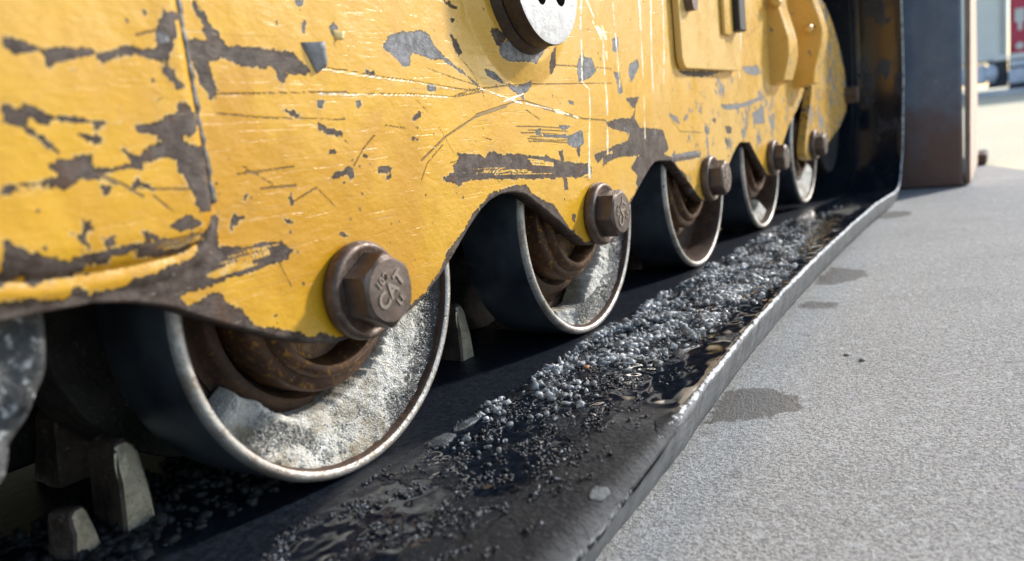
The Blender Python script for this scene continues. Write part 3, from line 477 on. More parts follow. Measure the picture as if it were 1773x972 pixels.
    for i in range(len(OUT)-1): e = np.minimum(e, seg_dist(P, OUT[i]*1000, OUT[i+1]*1000))
    e = e + np.where((P[:, 0] > -20) & (P[:, 0] < 60), 2.0, 0) + np.where(P[:, 0] > 560, 3.0, 0)
    e[nbase:] = -30
    set_attr(me, 'sd_edge', e)
    me.shade_smooth()
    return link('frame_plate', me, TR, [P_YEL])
FP = frame_plate()
# weld bead along the edge of the raised rear panel
pts = [(.0135 + .0006*math.sin(z*900), -.0815 + .0007*nz(z*60, 3), z) for z in np.linspace(.058, .30, 90)]
link('weld_seam', tube(pts, [.0019 + .00035*math.sin(i*1.3) for i in range(90)], 8, .06), TR, [WELD], True)
FLAKE2 = mat_simple('curled_yellow_flake', (.72, .55, .25), .4, 0, (.7, .45, .1), 200)
# curled flakes of paint
def flake(y, z, pts, name='paint_flake', mat=FLAKE):
    me = mesh([(.0122 + a[2], y + a[0], z + a[1]) for a in pts], [(0, 1, 2, 3), (3, 2, 4, 5)] if len(pts) == 6 else [(0, 1, 2, 3)])
    bm = bmesh.new(); bm.from_mesh(me); bmesh.ops.subdivide_edges(bm, edges=bm.edges[:], cuts=3, use_grid_fill=True)
    for v in bm.verts: v.co += Vector((.0003*nz(v.co.y*300, v.co.z*300), .0006*nz(v.co.z*260, v.co.y*260), .0006*nz(v.co.y*240, 7)))
    bmesh.ops.solidify(bm, geom=bm.faces[:], thickness=.0004); bm.to_mesh(me); bm.free()
    return link(name, me, FP, [mat], True)
flake(0, 0, [(-.0126, .1295, 0), (-.0048, .1144, 0), (-.0012, .1175, .0045), (-.0015, .1297, .0060)])
flake(0, 0, [(.0108, .1372, .0), (.0118, .1316, .0), (.0160, .1318, .0030), (.0178, .1362, .0022)], mat=FLAKE2)


# unseen frame beam and inner plate, added to block light and keep the inside dark
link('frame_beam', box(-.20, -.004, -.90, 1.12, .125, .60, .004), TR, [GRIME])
link('inner_light_block', box(-.30, -.215, -.95, 1.5, -.098, .60, .004), TR, [GRIME])

# pivot boss
bc = (.205, .178)
me = lathe([(.008, .052), (.014, .0505), (.0235, .0475), (.0250, .0465), (.0250, .040)], 72); link_ = link('boss_neck', me, None, [BOSSS])
autosmooth(me)
BO = bpy.data.objects.new('pivot_boss', None); col.objects.link(BO); BO.parent = TR; BO.location = (0, bc[0], bc[1])
link_.parent = BO
def holed_disc(r, x0, x1, holes):
    bm = bmesh.new(); me = lathe([(x0, .001), (x0, r-.001), (x0+.0008, r), (x1-.0012, r), (x1-.0003, r-.0005), (x1, r-.0018), (x1, .0005)], 96)
    bm.from_mesh(me); bmesh.ops.holes_fill(bm, edges=bm.edges[:]); bm.to_mesh(me); bm.free()
    o = bpy.data.objects.new('tmp', me); col.objects.link(o); cs = []
    for (y, z, hr) in holes:
        bm = bmesh.new(); bmesh.ops.create_cone(bm, segments=28, radius1=hr, radius2=hr, depth=.02, cap_ends=True, matrix=Matrix.Translation((x1, y, z)) @ Matrix.Rotation(math.pi/2, 4, 'Y'))
        m2 = bpy.data.meshes.new('c'); bm.to_mesh(m2); bm.free(); c = bpy.data.objects.new('c', m2); col.objects.link(c); cs.append(c)
        md = o.modifiers.new('b', 'BOOLEAN'); md.operation = 'DIFFERENCE'; md.object = c; md.solver = 'EXACT'
    bpy.context.view_layer.update(); dg = bpy.context.evaluated_depsgraph_get(); res = bpy.data.meshes.new_from_object(o.evaluated_get(dg))
    for c in cs: bpy.data.objects.remove(c)
    bpy.data.objects.remove(o); res.materials.clear(); return res
me = holed_disc(.0455, .0252, .0385, [(-.012, -.0125, .0065), (.016, -.0105, .0075), (0, .022, .0065), (-.022, .008, .0065)])
o = link('boss_disc', me, BO, [BOSSS, BOSSF])
for p in me.polygons: p.material_index = 1 if (p.normal.x > .9 and p.center.x > .03) else 0
autosmooth(me, 30)

# road wheels
rimprof = [(-.0595, .097), (-.0595, .1005), (-.0575, .103), (-.0045, .1032), (-.0018, .1026), (-.0003, .1012), (.0, .0998), (-.0002, .0984), (-.0012, .0972), (-.0035, .0962), (-.012, .0948), (-.030, .093)]
rimseg = [0, 0, 0, 1, 1, 1, 1, 1, 2, 2, 2]
rim_me = lathe(rimprof, 160, rimseg); autosmooth(rim_me, 50)
web_me = lathe([(-.030, .093), (-.037, .090), (-.040, .083), (-.040, .074), (-.037, .070), (-.031, .0675), (-.029, .065), (-.029, .061), (-.033, .0585), (-.036, .0575)], 96); autosmooth(web_me, 50)
hub_me = lathe([(-.036, .056), (-.016, .0562), (-.0135, .0545), (-.0125, .052), (-.012, .0485), (-.0085, .0478), (-.0065, .0462), (-.0055, .0442), (-.006, .0412), (-.008, .0400), (-.024, .0385), (-.026, .034), (-.026, .016), (-.010, .016), (-.010, .0)], 96); autosmooth(hub_me, 45)
rear_me = lathe([(-.115, .0), (-.115, .05), (-.120, .085), (-.116, .0985), (-.116, .102), (-.118, .103), (-.158, .103), (-.160, .10), (-.160, .0)], 96); autosmooth(rear_me, 40)
axle_me = lathe([(-.20, .0), (-.20, .032), (-.125, .032), (-.09, .045), (-.045, .05), (-.045, .05), (-.040, .075), (-.038, .075)], 48); autosmooth(axle_me, 40)
pin_me = lathe([(-.026, .012), (.012, .012)], 24)
hexv = []
def hex_mesh(rot):
    bm = bmesh.new(); R = .0205; n = 6
    rings = [(.0215, 1.0), (.0335, 1.0)]
    # hexagonal shank, then the chamfer turned down to the round face
    K = 48; V = []
    def hexr(a): 
        s = (a - rot) % (math.pi/3) - math.pi/6
        return R*math.cos(math.pi/6)/math.cos(s)
    for x, f in ((.0205, 0), (.0215, 0), (.0325, 0), (.0338, .35), (.0350, .85), (.0355, 1.0), (.0356, 1.15)):
        ring = []
        for k in range(K):
            a = 2*math.pi*k/K; h = hexr(a)
            if f == 0: r = h
            elif f <= 1: r = min(h, R*1.0 - (R - .0166)*f)
            else: r = .0160
            # deeper chamfer reaches down the corners
            ring.append(bm.verts.new((x if f else x, r*math.cos(a), r*math.sin(a))))
        V.append(ring)
    for i in range(len(V)-1):
        for k in range(K): bm.faces.new((V[i][k], V[i][(k+1) % K], V[i+1][(k+1) % K], V[i+1][k]))
    bm.faces.new(V[-1]); bm.faces.new(V[0][::-1])
    bmesh.ops.recalc_face_normals(bm, faces=bm.faces)
    me = bpy.data.meshes.new('hex'); bm.to_mesh(me); bm.free(); autosmooth(me, 28); return me
wash_me = lathe([(.0122, .0250), (.0126, .0262), (.0150, .0268), (.0182, .0266), (.0202, .0256), (.0212, .0236), (.0206, .0222), (.0200, .021), (.0200, .0)], 72); autosmooth(wash_me, 60)
def text_mesh(s, size, ext=.0006):
    c = bpy.data.curves.new('t', 'FONT'); c.body = s; c.size = size; c.extrude = ext; c.align_x = 'CENTER'; c.align_y = 'CENTER'; c.offset = size*.028; c.space_character = 1.10
    o = bpy.data.objects.new('t', c); col.objects.link(o); bpy.context.view_layer.update()
    me = bpy.data.meshes.new_from_object(o.evaluated_get(bpy.context.evaluated_depsgraph_get())); bpy.data.objects.remove(o); me.materials.clear(); return me
def lettering(rot):
    bm = bmesh.new()
    for s, size, ox, oy in (('CAT', .0118, .0002, .0), ('109', .0062, -.0015, .0088), ('LE', .0062, .0018, -.0088)):
        me = text_mesh(s, size); me.transform(Matrix.Translation((ox, oy, 0)) @ Matrix.Scale(1.0, 4)); bm.from_mesh(me)
    R = Matrix(((0, 0, 1, 0), (1, 0, 0, 0), (0, 1, 0, 0), (0, 0, 0, 1)))
    for v in bm.verts: v.co = R @ (Matrix.Rotation(rot, 4, 'Z') @ v.co)
    me = bpy.data.meshes.new('letters'); bm.to_mesh(me); bm.free(); return me
LETM = mat_rust('worn_raised_letter_steel', (.26, .22, .19), (.36, .31, .27), (.2, .13, .09), .4, .55, 1.2, .0003)
def wheel(i):
    y = .3*i
    o = link('road_wheel', rim_me, TR); o.location = (0, y, 0)
    if i == 0:
        for m in (STEEL, POL, RUSTDK): rim_me.materials.append(m)
    for nm, me, mt in (('wheel_web', web_me, RUSTDK), ('wheel_hub', hub_me, HUBM), ('rear_disc', rear_me, DISCM), ('axle', axle_me, GRIME), ('axle_pin', pin_me, RUST)):
        c = bpy.data.objects.new(nm, me); col.objects.link(c); c.parent = o
        if not me.materials: me.materials.append(mt)
    o.rotation_euler = (random.uniform(0, 6), 0, 0)
    b = link('axle_bolt', hex_mesh(math.radians([30, 8, 22, 50, 15][i])), TR, [BOLTM]); b.location = (0, y + .0015, 0)
    wsh = bpy.data.objects.new('washer', wash_me); col.objects.link(wsh); wsh.parent = b
    if not wash_me.materials: wash_me.materials.append(WASHM)
    t = link('embossed_lettering', lettering(math.radians([36, 62, 100, 20, 70][i])), b, [LETM]); t.location = (.0356, 0, 0)
for i in range(5): wheel(i)

# rear idler, half in view at the left, its dish packed with old snow
IDM = mat_rust('icy_grimy_wheel', (.02, .02, .021), (.11, .11, .11), (.55, .56, .56), .6, .1, .5, .004, amount=.62)
ime = lathe([(-.06, .060), (-.06, .077), (-.004, .078), (-.001, .077), (.0, .074), (-.003, .070), (-.006, .040), (-.010, .0)], 96)
bm = bmesh.new(); bm.from_mesh(ime); bmesh.ops.subdivide_edges(bm, edges=[e for e in bm.edges if e.calc_length() > .008], cuts=4, use_grid_fill=True)
for v in bm.verts: v.co += v.co.normalized()*.004*nz(v.co.y*70, v.co.z*70, 3) + Vector((.005*nz(v.co.y*60, v.co.z*60, 1) + .002*nz(v.co.y*200, v.co.z*200, 1), 0, 0))
bm.to_mesh(ime); bm.free(); ime.shade_smooth()
idl = link('rear_idler', ime, TR, [IDM]); idl.location = (.001, -.232, .031)

# cover plate with its bolts and clip
def rrect(y0, y1, z0, z1, r, n=6):
    P = []
    for cy, cz, a in ((y1-r, z0+r, -90), (y1-r, z1-r, 0), (y0+r, z1-r, 90), (y0+r, z0+r, 180)):
        for k in range(n+1): t = math.radians(a + 90*k/n); P.append((cy + r*math.cos(t), cz + r*math.sin(t)))
    return P
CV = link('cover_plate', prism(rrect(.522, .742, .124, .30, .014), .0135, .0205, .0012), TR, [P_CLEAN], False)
bm = bmesh.new(); bmesh.ops.create_cone(bm, segments=6, radius1=.011, radius2=.0105, depth=.009, cap_ends=True, matrix=Matrix.Translation((.025, .548, .193)) @ Matrix.Rotation(math.pi/2, 4, 'Y'))
me = bpy.data.meshes.new('cb'); bm.to_mesh(me); bm.free(); link('cover_bolt', me, CV, [BOLTM])
link('cover_clip', box(.0206, .034, .700, .728, .170, .222, .002), CV, [mat_simple('black_clip', (.03, .028, .026), .5)])
link('cover_clip_base', box(.0206, .026, .664, .699, .165, .24, .002), CV, [P_YEL2])

# ribs with wavy front edges further along the frame
def rib(y, th, prof, mat):
    # profile: list of (x_out, z); wall from plate out to x_out, thickness th in y
    vs = []; fs = []
    for xo, z in prof:
        vs += [(.010, y, z), (xo-.0015, y, z), (xo, y+.0015, z), (xo, y+th-.0015, z), (xo-.0015, y+th, z), (.010, y+th, z)]
    for i in range(len(prof)-1):
        for k in range(5): a = 6*i+k; fs.append((a, a+1, a+7, a+6))
    fs.append((5, 4, 3, 2, 1, 0)); b = 6*(len(prof)-1); fs.append((b, b+1, b+2, b+3, b+4, b+5))
    me = mesh(vs, fs); bm = bmesh.new(); bm.from_mesh(me); bmesh.ops.recalc_face_normals(bm, faces=bm.faces); bm.to_mesh(me); bm.free(); autosmooth(me, 40); return me
def wav(z0, z1, base, amp, f, ph, n=26):
    return [(base + amp*math.sin(f*z + ph) + .0012*nz(z*60, ph), z) for z in np.linspace(z0, z1, n)]
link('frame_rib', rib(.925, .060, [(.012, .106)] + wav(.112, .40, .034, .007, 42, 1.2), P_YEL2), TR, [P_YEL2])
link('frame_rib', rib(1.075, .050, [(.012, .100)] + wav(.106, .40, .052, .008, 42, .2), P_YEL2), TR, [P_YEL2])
def lump(cx, cy, cz, r, sq=(1, 1, 1), amp=.25, fr=2.0, sub=2, seed=0.0):
    bm = bmesh.new(); bmesh.ops.create_icosphere(bm, subdivisions=sub, radius=1)
    for v in bm.verts:
        k = 1 + amp*mn.noise(v.co*fr + Vector((seed, seed*2, 0))); v.co = Vector((cx + v.co.x*r*sq[0]*k, cy + v.co.y*r*sq[1]*k, cz + v.co.z*r*sq[2]*k))
    me = bpy.data.meshes.new('lump'); bm.to_mesh(me); bm.free(); me.shade_smooth(); return me
link('weld_lug', lump(.028, .915, .222, .010, (.8, 1, .8), .3, 2, 3, 1), TR, [P_YEL2])
link('weld_lug', lump(.042, 1.060, .190, .009, (.8, 1, .8), .3, 2, 3, 5), TR, [P_YEL2])

# front bracket beyond the fifth wheel
br = smoothpoly([(1.275, .20), (1.285, .250), (1.33, .268), (1.39, .258), (1.48, .215), (1.56, .155), (1.590, .10), (1.585, .055), (1.54, .035), (1.47, .014), (1.40, .004), (1.33, -.012), (1.25, -.026), (1.16, -.026), (1.135, -.008), (1.17, .040), (1.22, .090)], 2)
BR = link('front_bracket', prism(br, -.002, .012, .001), TR, [P_BRK])
bm = bmesh.new(); bmesh.ops.create_cone(bm, segments=6, radius1=.020, radius2=.019, depth=.03, cap_ends=True, matrix=Matrix.Translation((.022, 1.575, .083)) @ Matrix.Rotation(math.pi/2, 4, 'Y'))
me = bpy.data.meshes.new('bb'); bm.to_mesh(me); bm.free(); link('bracket_bolt', me, BR, [WASHM])
# front idler wheel inside the turn of the belt
fi = lathe([(-.01, .0), (-.01, .03), (-.03, .04), (-.035, .09), (-.018, .115), (-.012, .128), (-.02, .133), (-.07, .133), (-.08, .12), (-.08, .0)], 80); autosmooth(fi, 45)
o = link('front_idler', fi, TR, [GRIME]); o.location = (0, 1.50, .055)

# ---- the rubber belt
PATH = [(-.75, .50), (-.88, .44), (-.95, .32), (-.97, .18), (-.95, .04), (-.90, -.05), (-.83, -.09), (-.75, -.103), (-.3, -.103), (0, -.103), (.6, -.1032), (.9, -.105), (1.15, -.110), (1.30, -.116), (1.42, -.122), (1.50, -.124), (1.55, -.115), (1.585, -.094), (1.615, -.055), (1.645, .015), (1.668, .08), (1.68, .15), (1.676, .25), (1.655, .34), (1.60, .42), (1.50, .47), (1.3, .49), (.6, .50), (-.75, .50)]
XE = [(-.75, .149), (-.05, .149), (.05, .1475), (.13, .1455), (.24, .1385), (.30, .1345), (.38, .1315), (.50, .128), (.64, .1255), (.88, .1235), (1.2, .120), (1.6, .118), (9, .118)]
def slush_density(x, y, xe):
    if y < .0 or y > 1.2: return 0.0
    u = (x - .015)/(xe - .03)
    core = math.exp(-((y - .42)/.32)**2); right = .42 + .5*math.exp(-((y - .50)/.28)**2)
    d = core*(1 if u < right else math.exp(-((u - right)/.10)**2))
    d *= min(1, max(.06, .3 + 2.2*nz(x*42, y*26, 2)))*(.8 + .3*nz(x*15, y*9, 4))
    if y < .15: d *= (.5 if u < .4 else .15)
    return d
def belt():
    Pp = np.array(PATH); dd = np.concatenate([[0], np.cumsum(np.hypot(*np.diff(Pp, axis=0).T))])
    L = dd[-1]; s = [0]; sb = dd[7]
    while s[-1] < L:
        y = np.interp(s[-1], dd, Pp[:, 0]); s.append(s[-1] + (.03 if s[-1] < sb + .35 else .0022 if s[-1] < sb + 1.75 else .02 if s[-1] < sb + 3.4 else .2))
    s = np.array(s[:-1] + [L])
    low = lambda q: sb - .01 <= q < sb + 2.2
    # smooth the path
    yy = np.interp(s, dd, Pp[:, 0]); zz = np.interp(s, dd, Pp[:, 1])
    for _ in range(2):
        y2, z2 = yy.copy(), zz.copy(); q = (s > sb + 1.7) | (s < sb)
        for i in range(1, len(s)-1):
            if q[i]: y2[i] = .25*yy[i-1] + .5*yy[i] + .25*yy[i+1]; z2[i] = .25*zz[i-1] + .5*zz[i] + .25*zz[i+1]
        yy, zz = y2, z2
    prof_n = []
    xs_top = np.concatenate([[-.30, -.20, -.12, -.03], np.linspace(-.02, .0105, 8), [.0115, .0125, .0135, .0155], np.linspace(.018, .10, 50)])
    V = []; dryA = []; slA = []; lipA = []; wallA = []; topA = []; poolA = []; ncol = None
    for i in range(len(s)):
        i0, i1 = max(i-1, 0), min(i+1, len(s)-1); ty, tz = yy[i1]-yy[i0], zz[i1]-zz[i0]; l = math.hypot(ty, tz); ny, nz2 = -tz/l, ty/l   # inward normal
        ye = yy[i] if low(s[i]) else 9
        xe = float(np.interp(ye, *np.array(XE).T)); near = float(np.clip((.16 - ye)/.16, 0, 1)); near2 = float(np.clip((.15 - ye + .02*nz(ye*60, 5))/.11, 0, 1))
        xe += .0010*nz(s[i]*14, 1) + .0005*nz(s[i]*60, 2)
        rnd = .0035 + .011*near
        row = []
        for x in xs_top:
            h = .0028*float(np.clip((x - .0115)/.003, 0, 1)) 
            if x > .018 and low(s[i]): h += .0009*nz(x*60, s[i]*40) + .0008*nz(x*180, s[i]*150, 3) + .0065*slush_density(x, ye, xe)*max(0, .25 + nz(x*120, s[i]*95, 6) + .6*nz(x*260, s[i]*230, 2))
            row.append((x, h, 0, 0, 1))
        lastx = .10
        for f in np.linspace(.12, 1, 10):
            x = lastx + (xe - rnd - lastx)*f; row.append((x, .0028 + .0006*nz(x*90, s[i]*60) - .0015*f*near + .0012*f*f*(1-near), .0 if f < .95 else .3, 0, 1))
        hl = row[-1][1]
        for k, a in enumerate((18, 36, 54, 72, 90)):
            t = math.radians(a); row.append((xe - rnd + rnd*math.sin(t) + .0004*nz(s[i]*200, a), hl - rnd + rnd*math.cos(t), [.55, .8, .75, .5, .2][k]*(1-near2) , [0, .15, .5, .9, 1][k], 1 - k/4))
        for k, (dx, dz) in enumerate(((-.0005, -.006), (-.002, -.013), (-.0038, -.019), (-.0055, -.026), (-.008, -.032), (-.013, -.0345))):
            row.append((xe + dx + .0005*nz(s[i]*30, k), hl - rnd*.0 + dz - rnd*.3*(k < 3), 0, 1, 0))
        row.append((-.30, -.0345, 0, 1, 0))
        ncol = len(row)
        for (x, h, lp, wl, tp) in row:
            V.append((x, yy[i] + ny*h, zz[i] + nz2*h)); lipA.append(lp); wallA.append(wl); topA.append(tp)
            u = (xe - x); pl = math.exp(-((u - .018)/.022)**2)*float(np.clip((ye - .07)/.06, 0, 1))*(1 if ye < .55 else .3) if x > .03 and low(s[i]) else 0
            dryA.append(float(np.clip((.050 - (xe - x))/.012, 0, 1))*float(np.clip((.13 - ye)/.05, 0, 1)))
            slA.append(slush_density(x, ye, xe) if (low(s[i]) and x > .012 and tp > .9) else 0)
            poolA.append(pl*(.75 + .5*nz(x*40, s[i]*25, 9)) )
    F = []
    for i in range(len(s)-1):
        for k in range(ncol-1): a = i*ncol+k; F.append((a, a+1, a+ncol+1, a+ncol))
    me = mesh(V, F)
    for n_, a_ in (('lip', lipA), ('wall', wallA), ('topside', topA), ('pool', poolA), ('slush', slA), ('dry', dryA)): set_attr(me, n_, a_)
    bm = bmesh.new(); bm.from_mesh(me); bmesh.ops.recalc_face_normals(bm, faces=bm.faces); bm.to_mesh(me); bm.free()
    me.shade_smooth()
    return link('rubber_track', me, TR, [RUB])
BELT = belt()
# tread lugs under the belt
tl = prism([(0, 0), (.036, 0), (.032, -.0195), (.004, -.0195)], -.28, 0, .001)
tlm = mat_simple('dusty_black_rubber', (.03, .03, .03), .7, 0, (.06, .06, .062), 60, .001, 200)
tl.materials.append(tlm)
for k in range(26):
    y = -.62 + .088*k
    if y > 1.5: break
    o = bpy.data.objects.new('tread_lug', tl); col.objects.link(o); o.parent = BELT
    zz = float(np.interp(y, [p[0] for p in PATH[7:16]], [p[1] for p in PATH[7:16]]))
    o.location = (float(np.interp(y, *np.array(XE).T)) - .050, y, zz - .034); 
    o.scale = (1, 1, max(.2, (zz - .034 - GZ - .001)/.0195))
# drive lugs on the inner face of the belt
def lug_mesh(w_, l_, h_, seed, bright):
    bm = bmesh.new()
    pr = [(-l_/2*1.3, 0, 1.0), (-l_/2, h_*.55, .92), (-l_/2*.8, h_*.9, .84), (-l_/2*.3, h_, .74), (l_/2*.4, h_*.99, .76), (l_/2*.9, h_*.86, .86), (l_/2*1.3, 0, 1.0)]
    rows = []
    for (y, z, f) in pr: rows.append([bm.verts.new((sx*w_/2*f, y, z)) for sx in (-1, -.3, .3, 1)])
    for i in range(len(rows)-1):
        for k in range(3): bm.faces.new((rows[i][k], rows[i][k+1], rows[i+1][k+1], rows[i+1][k]))
    bm.faces.new([r[0] for r in rows]); bm.faces.new([r[3] for r in rows][::-1])
    bmesh.ops.recalc_face_normals(bm, faces=bm.faces); bmesh.ops.bevel(bm, geom=bm.edges[:], offset=.0016, segments=1, affect='EDGES')
    bmesh.ops.triangulate(bm, faces=bm.faces); bmesh.ops.subdivide_edges(bm, edges=bm.edges[:], cuts=1)
    for v in bm.verts: v.co += Vector((nz(v.co.y*90, v.co.z*90, seed), nz(v.co.x*90, v.co.z*90, seed+5), nz(v.co.x*90, v.co.y*90, seed+9)))*.0014
    me = bpy.data.meshes.new('lug'); bm.to_mesh(me); bm.free(); me.materials.append(LUGDK); me.materials.append(BRITE)
    if bright:
        for p in me.polygons: p.material_index = 1 if p.normal.x > .75 else 0
    return me
lugs = [lug_mesh(.034, .014, .047, 1, True), lug_mesh(.034, .030, .046, 4, False), lug_mesh(.022, .016, .032, 8, True)]
for k in range(-3, 15):
    for row, x in ((0, -.086), (1, -.185)):
        y = -.094 + .099*k + (.03 if row else 0)
        o = bpy.data.objects.new('drive_lug', lugs[(k + row) % 2 if k not in (0, 3) or row else 0]); col.objects.link(o); o.parent = BELT
        o.location = (x, y, -.1035); o.rotation_euler = (0, 0, random.uniform(-.12, .12))
for x, y in ((-.066, -.126), (-.064, -.018)):
    o = bpy.data.objects.new('drive_lug', lugs[2]); col.objects.link(o); o.parent = BELT; o.location = (x-.012, y, -.104); o.scale = (.8, .8, .75); o.rotation_euler = (0, 0, .3)

# ------------------------------------------------------------------ SNOW IN THE WHEELS, SLUSH, ICE
def snow_pack(i, a0, a1, depth, rin, xout, label, seed, sootside=True, y0=None, z0=0, R=.0962, slope=.009):
    """packed snow inside a wheel dish between angles a0..a1 (degrees, 0 = toward +y, -90 = down)"""
    na, nr = 170, 46; V = []; so_ = []
    for p in range(na+1):
        u = p/na; a = math.radians(a0 + (a1-a0)*u)
        ri = rin(math.degrees(a)) + .0020*nz(u*22, seed) + .0012*nz(u*60, seed, 3)
        endf = min(1, max(0, min(u, 1-u) + .015*nz(u*30, seed))/.13)
        for q in range(nr+1):
            v = q/nr; r = ri + (R - ri)*v
            y, z = r*math.cos(a), r*math.sin(a)
            edge = min(1, v/.06); edge = math.sqrt(1-(1-edge)**2)
            x = xout - slope*(1 - v) + .0016*nz(y*70, z*70, seed) + .0009*nz(y*220, z*220, seed) + .0007*nz(y*600, z*600, seed)
            lo = -.036
            x = lo + (x - lo)*edge*math.sqrt(max(0, 1-(1-endf)**2))
            x = min(x, -.0015)
            V.append((x, y, z)); d = (R - r)
            sv = 1.5*max(0, 1 - d/.024)*max(0, math.sin(math.radians(min(180, max(0, (math.degrees(a) + 95)*1.3))))) if sootside else 0
            so_.append(sv*1.1)
    F = [(p*(nr+1)+q, (p+1)*(nr+1)+q, (p+1)*(nr+1)+q+1, p*(nr+1)+q+1) for p in range(na) for q in range(nr)]
    me = mesh(V, F); set_attr(me, 'soot', so_)
    # crystals on the surface
    bm = bmesh.new(); bm.from_mesh(me); bmesh.ops.recalc_face_normals(bm, faces=bm.faces); bm.to_mesh(me); bm.free(); me.shade_smooth()
    o = link('snow', me, None, [SNOW]); o.location = (0, .3*i if y0 is None else y0, z0)
    tag(o, label, 'snow', 'snow packed in the road wheels'); return o
snow_pack(0, -148, 22, 0, lambda a: .060 + .010*max(0, min(1, (-a - 85)/30)), -.0055, 'dirty granular snow filling the lower dish of the nearest road wheel', 1)
snow_pack(1, -112, 30, 0, lambda a: .066 + .016*max(0, min(1, (-a - 62)/25)) , -.0055, 'bright white snow heaped in the lower right of the second road wheel', 5)
snow_pack(3, -115, -55, 0, lambda a: .078, -.010, 'small white snow clump at the bottom of the fourth road wheel', 9, False)
snow_pack(4, -140, -20, 0, lambda a: .062, -.005, 'bright snow filling the bottom of the fifth road wheel, the farthest one', 12, False)

def crystals(name, pts, mat, sub=1, amp=.6):
    bm = bmesh.new(); bmesh.ops.create_icosphere(bm, subdivisions=sub, radius=1); bm.verts.ensure_lookup_table()
    T = np.array([v.co for v in bm.verts]); Fc = np.array([[v.index for v in f.verts] for f in bm.faces]); bm.free()
    n = len(pts); N = len(T); C_ = np.array([p[:3] for p in pts]); R_ = np.array([p[3] for p in pts])
    j = 1 + amp*rng.uniform(-1, 1, (n, N)); ax = rng.uniform(.45, 1.5, (n, 1, 3)); ax[..., 2] *= .8
    th = rng.uniform(0, 6.28, n); c, s_ = np.cos(th), np.sin(th)
    L = T[None]*j[..., None]*ax*R_[:, None, None]
    X = L[..., 0]*c[:, None] - L[..., 1]*s_[:, None]; Y = L[..., 0]*s_[:, None] + L[..., 1]*c[:, None]
    V = np.stack([X, Y, L[..., 2]], -1) + C_[:, None]
    F = (Fc[None] + (np.arange(n)*N)[:, None, None]).reshape(-1, 3)
    me = bpy.data.meshes.new(name); me.vertices.add(n*N); me.vertices.foreach_set('co', V.reshape(-1).astype(np.float32))
    me.loops.add(len(F)*3); me.loops.foreach_set('vertex_index', F.reshape(-1).astype(np.int32)); me.polygons.add(len(F)); me.polygons.foreach_set('loop_start', np.arange(0, len(F)*3, 3, dtype=np.int32))
    me.update(calc_edges=True); me.validate()
    return link(name, me, None, [mat])
def slush():
    pts = []; tries = 0
    while len(pts) < 9000 and tries < 160000:
        tries += 1
        y = random.uniform(.03, 1.15); xe = float(np.interp(y, *np.array(XE).T)); x = random.uniform(.016, xe - .012); u = (x - .015)/(xe - .03)
        d = min(1, slush_density(x, y, xe)*1.1); core = math.exp(-((y - .42)/.32)**2)
        if random.random() > d: continue
        r = random.choice((.0004, .0006, .0009, .0012, .0017, .0026))*random.uniform(.7, 1.25)
        z = float(np.interp(y, [p[0] for p in PATH[7:16]], [p[1] for p in PATH[7:16]]))
        heap = .0055*d
        pts.append((x, y, z + .0030 + r*.25 + heap*random.random(), r))
    a = [p for p in pts if random.random() < .25 + .5*(nz(p[0]*60, p[1]*45, 8) > .05)]; ids = set(map(id, a)); b = [p for p in pts if id(p) not in ids]
    o = crystals('slush', b, mat_ice('dirty_slush_ice', (.74, .77, .79), .6)); tag(o, 'grey wet slush crumbs heaped along the inner side of the track', 'slush', kind='stuff')
    o = crystals('slush', a, mat_ice('white_slush_ice', (.92, .93, .94), .35)); tag(o, 'whiter ice crumbs mixed into the slush on the track', 'slush', kind='stuff')
    for nm, n_, ra, rb, mt, lb, off in (('grit', 4200, .0004, .0013, mat_rust('icy_black_mud', (.012, .013, .017), (.035, .037, .044), (.16, .17, .19), .32, .0, 1.5, .0012, amount=.5), 'dark icy mud crumbs crusted over the near part of the track', 0),
                                    ('grit', 1800, .0003, .0010, mat_ice('grey_icy_grit', (.40, .42, .46), .25), 'paler fine ice grit sprinkled over the near part of the track', 3)):
        g = []; tr_ = 0
        while len(g) < n_ and tr_ < 60000:
            tr_ += 1
            y = random.uniform(-.30, .34); xe = float(np.interp(y, *np.array(XE).T)); x = random.uniform(.017, xe - .016)
            q = nz(x*55, y*34, 5) + .5*nz(x*150, y*110, 6)
            if q < random.uniform(-.02, .22): continue
            if (xe - x) < .032 and random.random() < .75: continue
            if y > .12 and random.random() < (y - .12)/.2: continue
            rr2 = ra + (rb - ra)*random.random()**2
            g.append((x, y, -.1003 + rr2*.15 + .0006*max(0, q), rr2))
        o = crystals(nm, g, mt, 1, .6); tag(o, lb, 'grit', kind='stuff')
    cl = []
    for k in range(900):
        y = random.uniform(-.24, .02); x = random.uniform(-.14, -.028); 
        cl.append((x, y, -.1025, random.uniform(.0010, .0042)))
    o = crystals('grime_clods', cl, mat_rust('icy_black_grime', (.012, .012, .013), (.05, .048, .045), (.16, .16, .16), .6, .0, .9, .002, amount=.3), 1, .5); tag(o, 'black icy grime clods on the track under the nearest wheel', 'grime', kind='stuff')
    sn = []
    for (i, aa0, aa1, r0_, r1_, n_) in ((0, -138, 10, .074, .095, 6500), (1, -98, 20, .079, .095, 3600)):
        for k in range(n_):
            a = math.radians(random.uniform(aa0, aa1)); r = random.uniform(r0_, r1_)
            sn.append((-.0062 - .010*(1-(r-.06)/.035) + random.uniform(-.0008, .0004), .3*i + r*math.cos(a), r*math.sin(a), random.uniform(.0002, .0008)))
    o = crystals('snow_crystals', sn, mat_ice('clear_snow_crystals', (.72, .70, .65), .15)); tag(o, 'loose glittering crystals on the snow in the two nearest wheels', 'snow crystals', kind='stuff')
slush()
ICE = mat_ice('clear_ice_piece', (.75, .80, .84), .85)
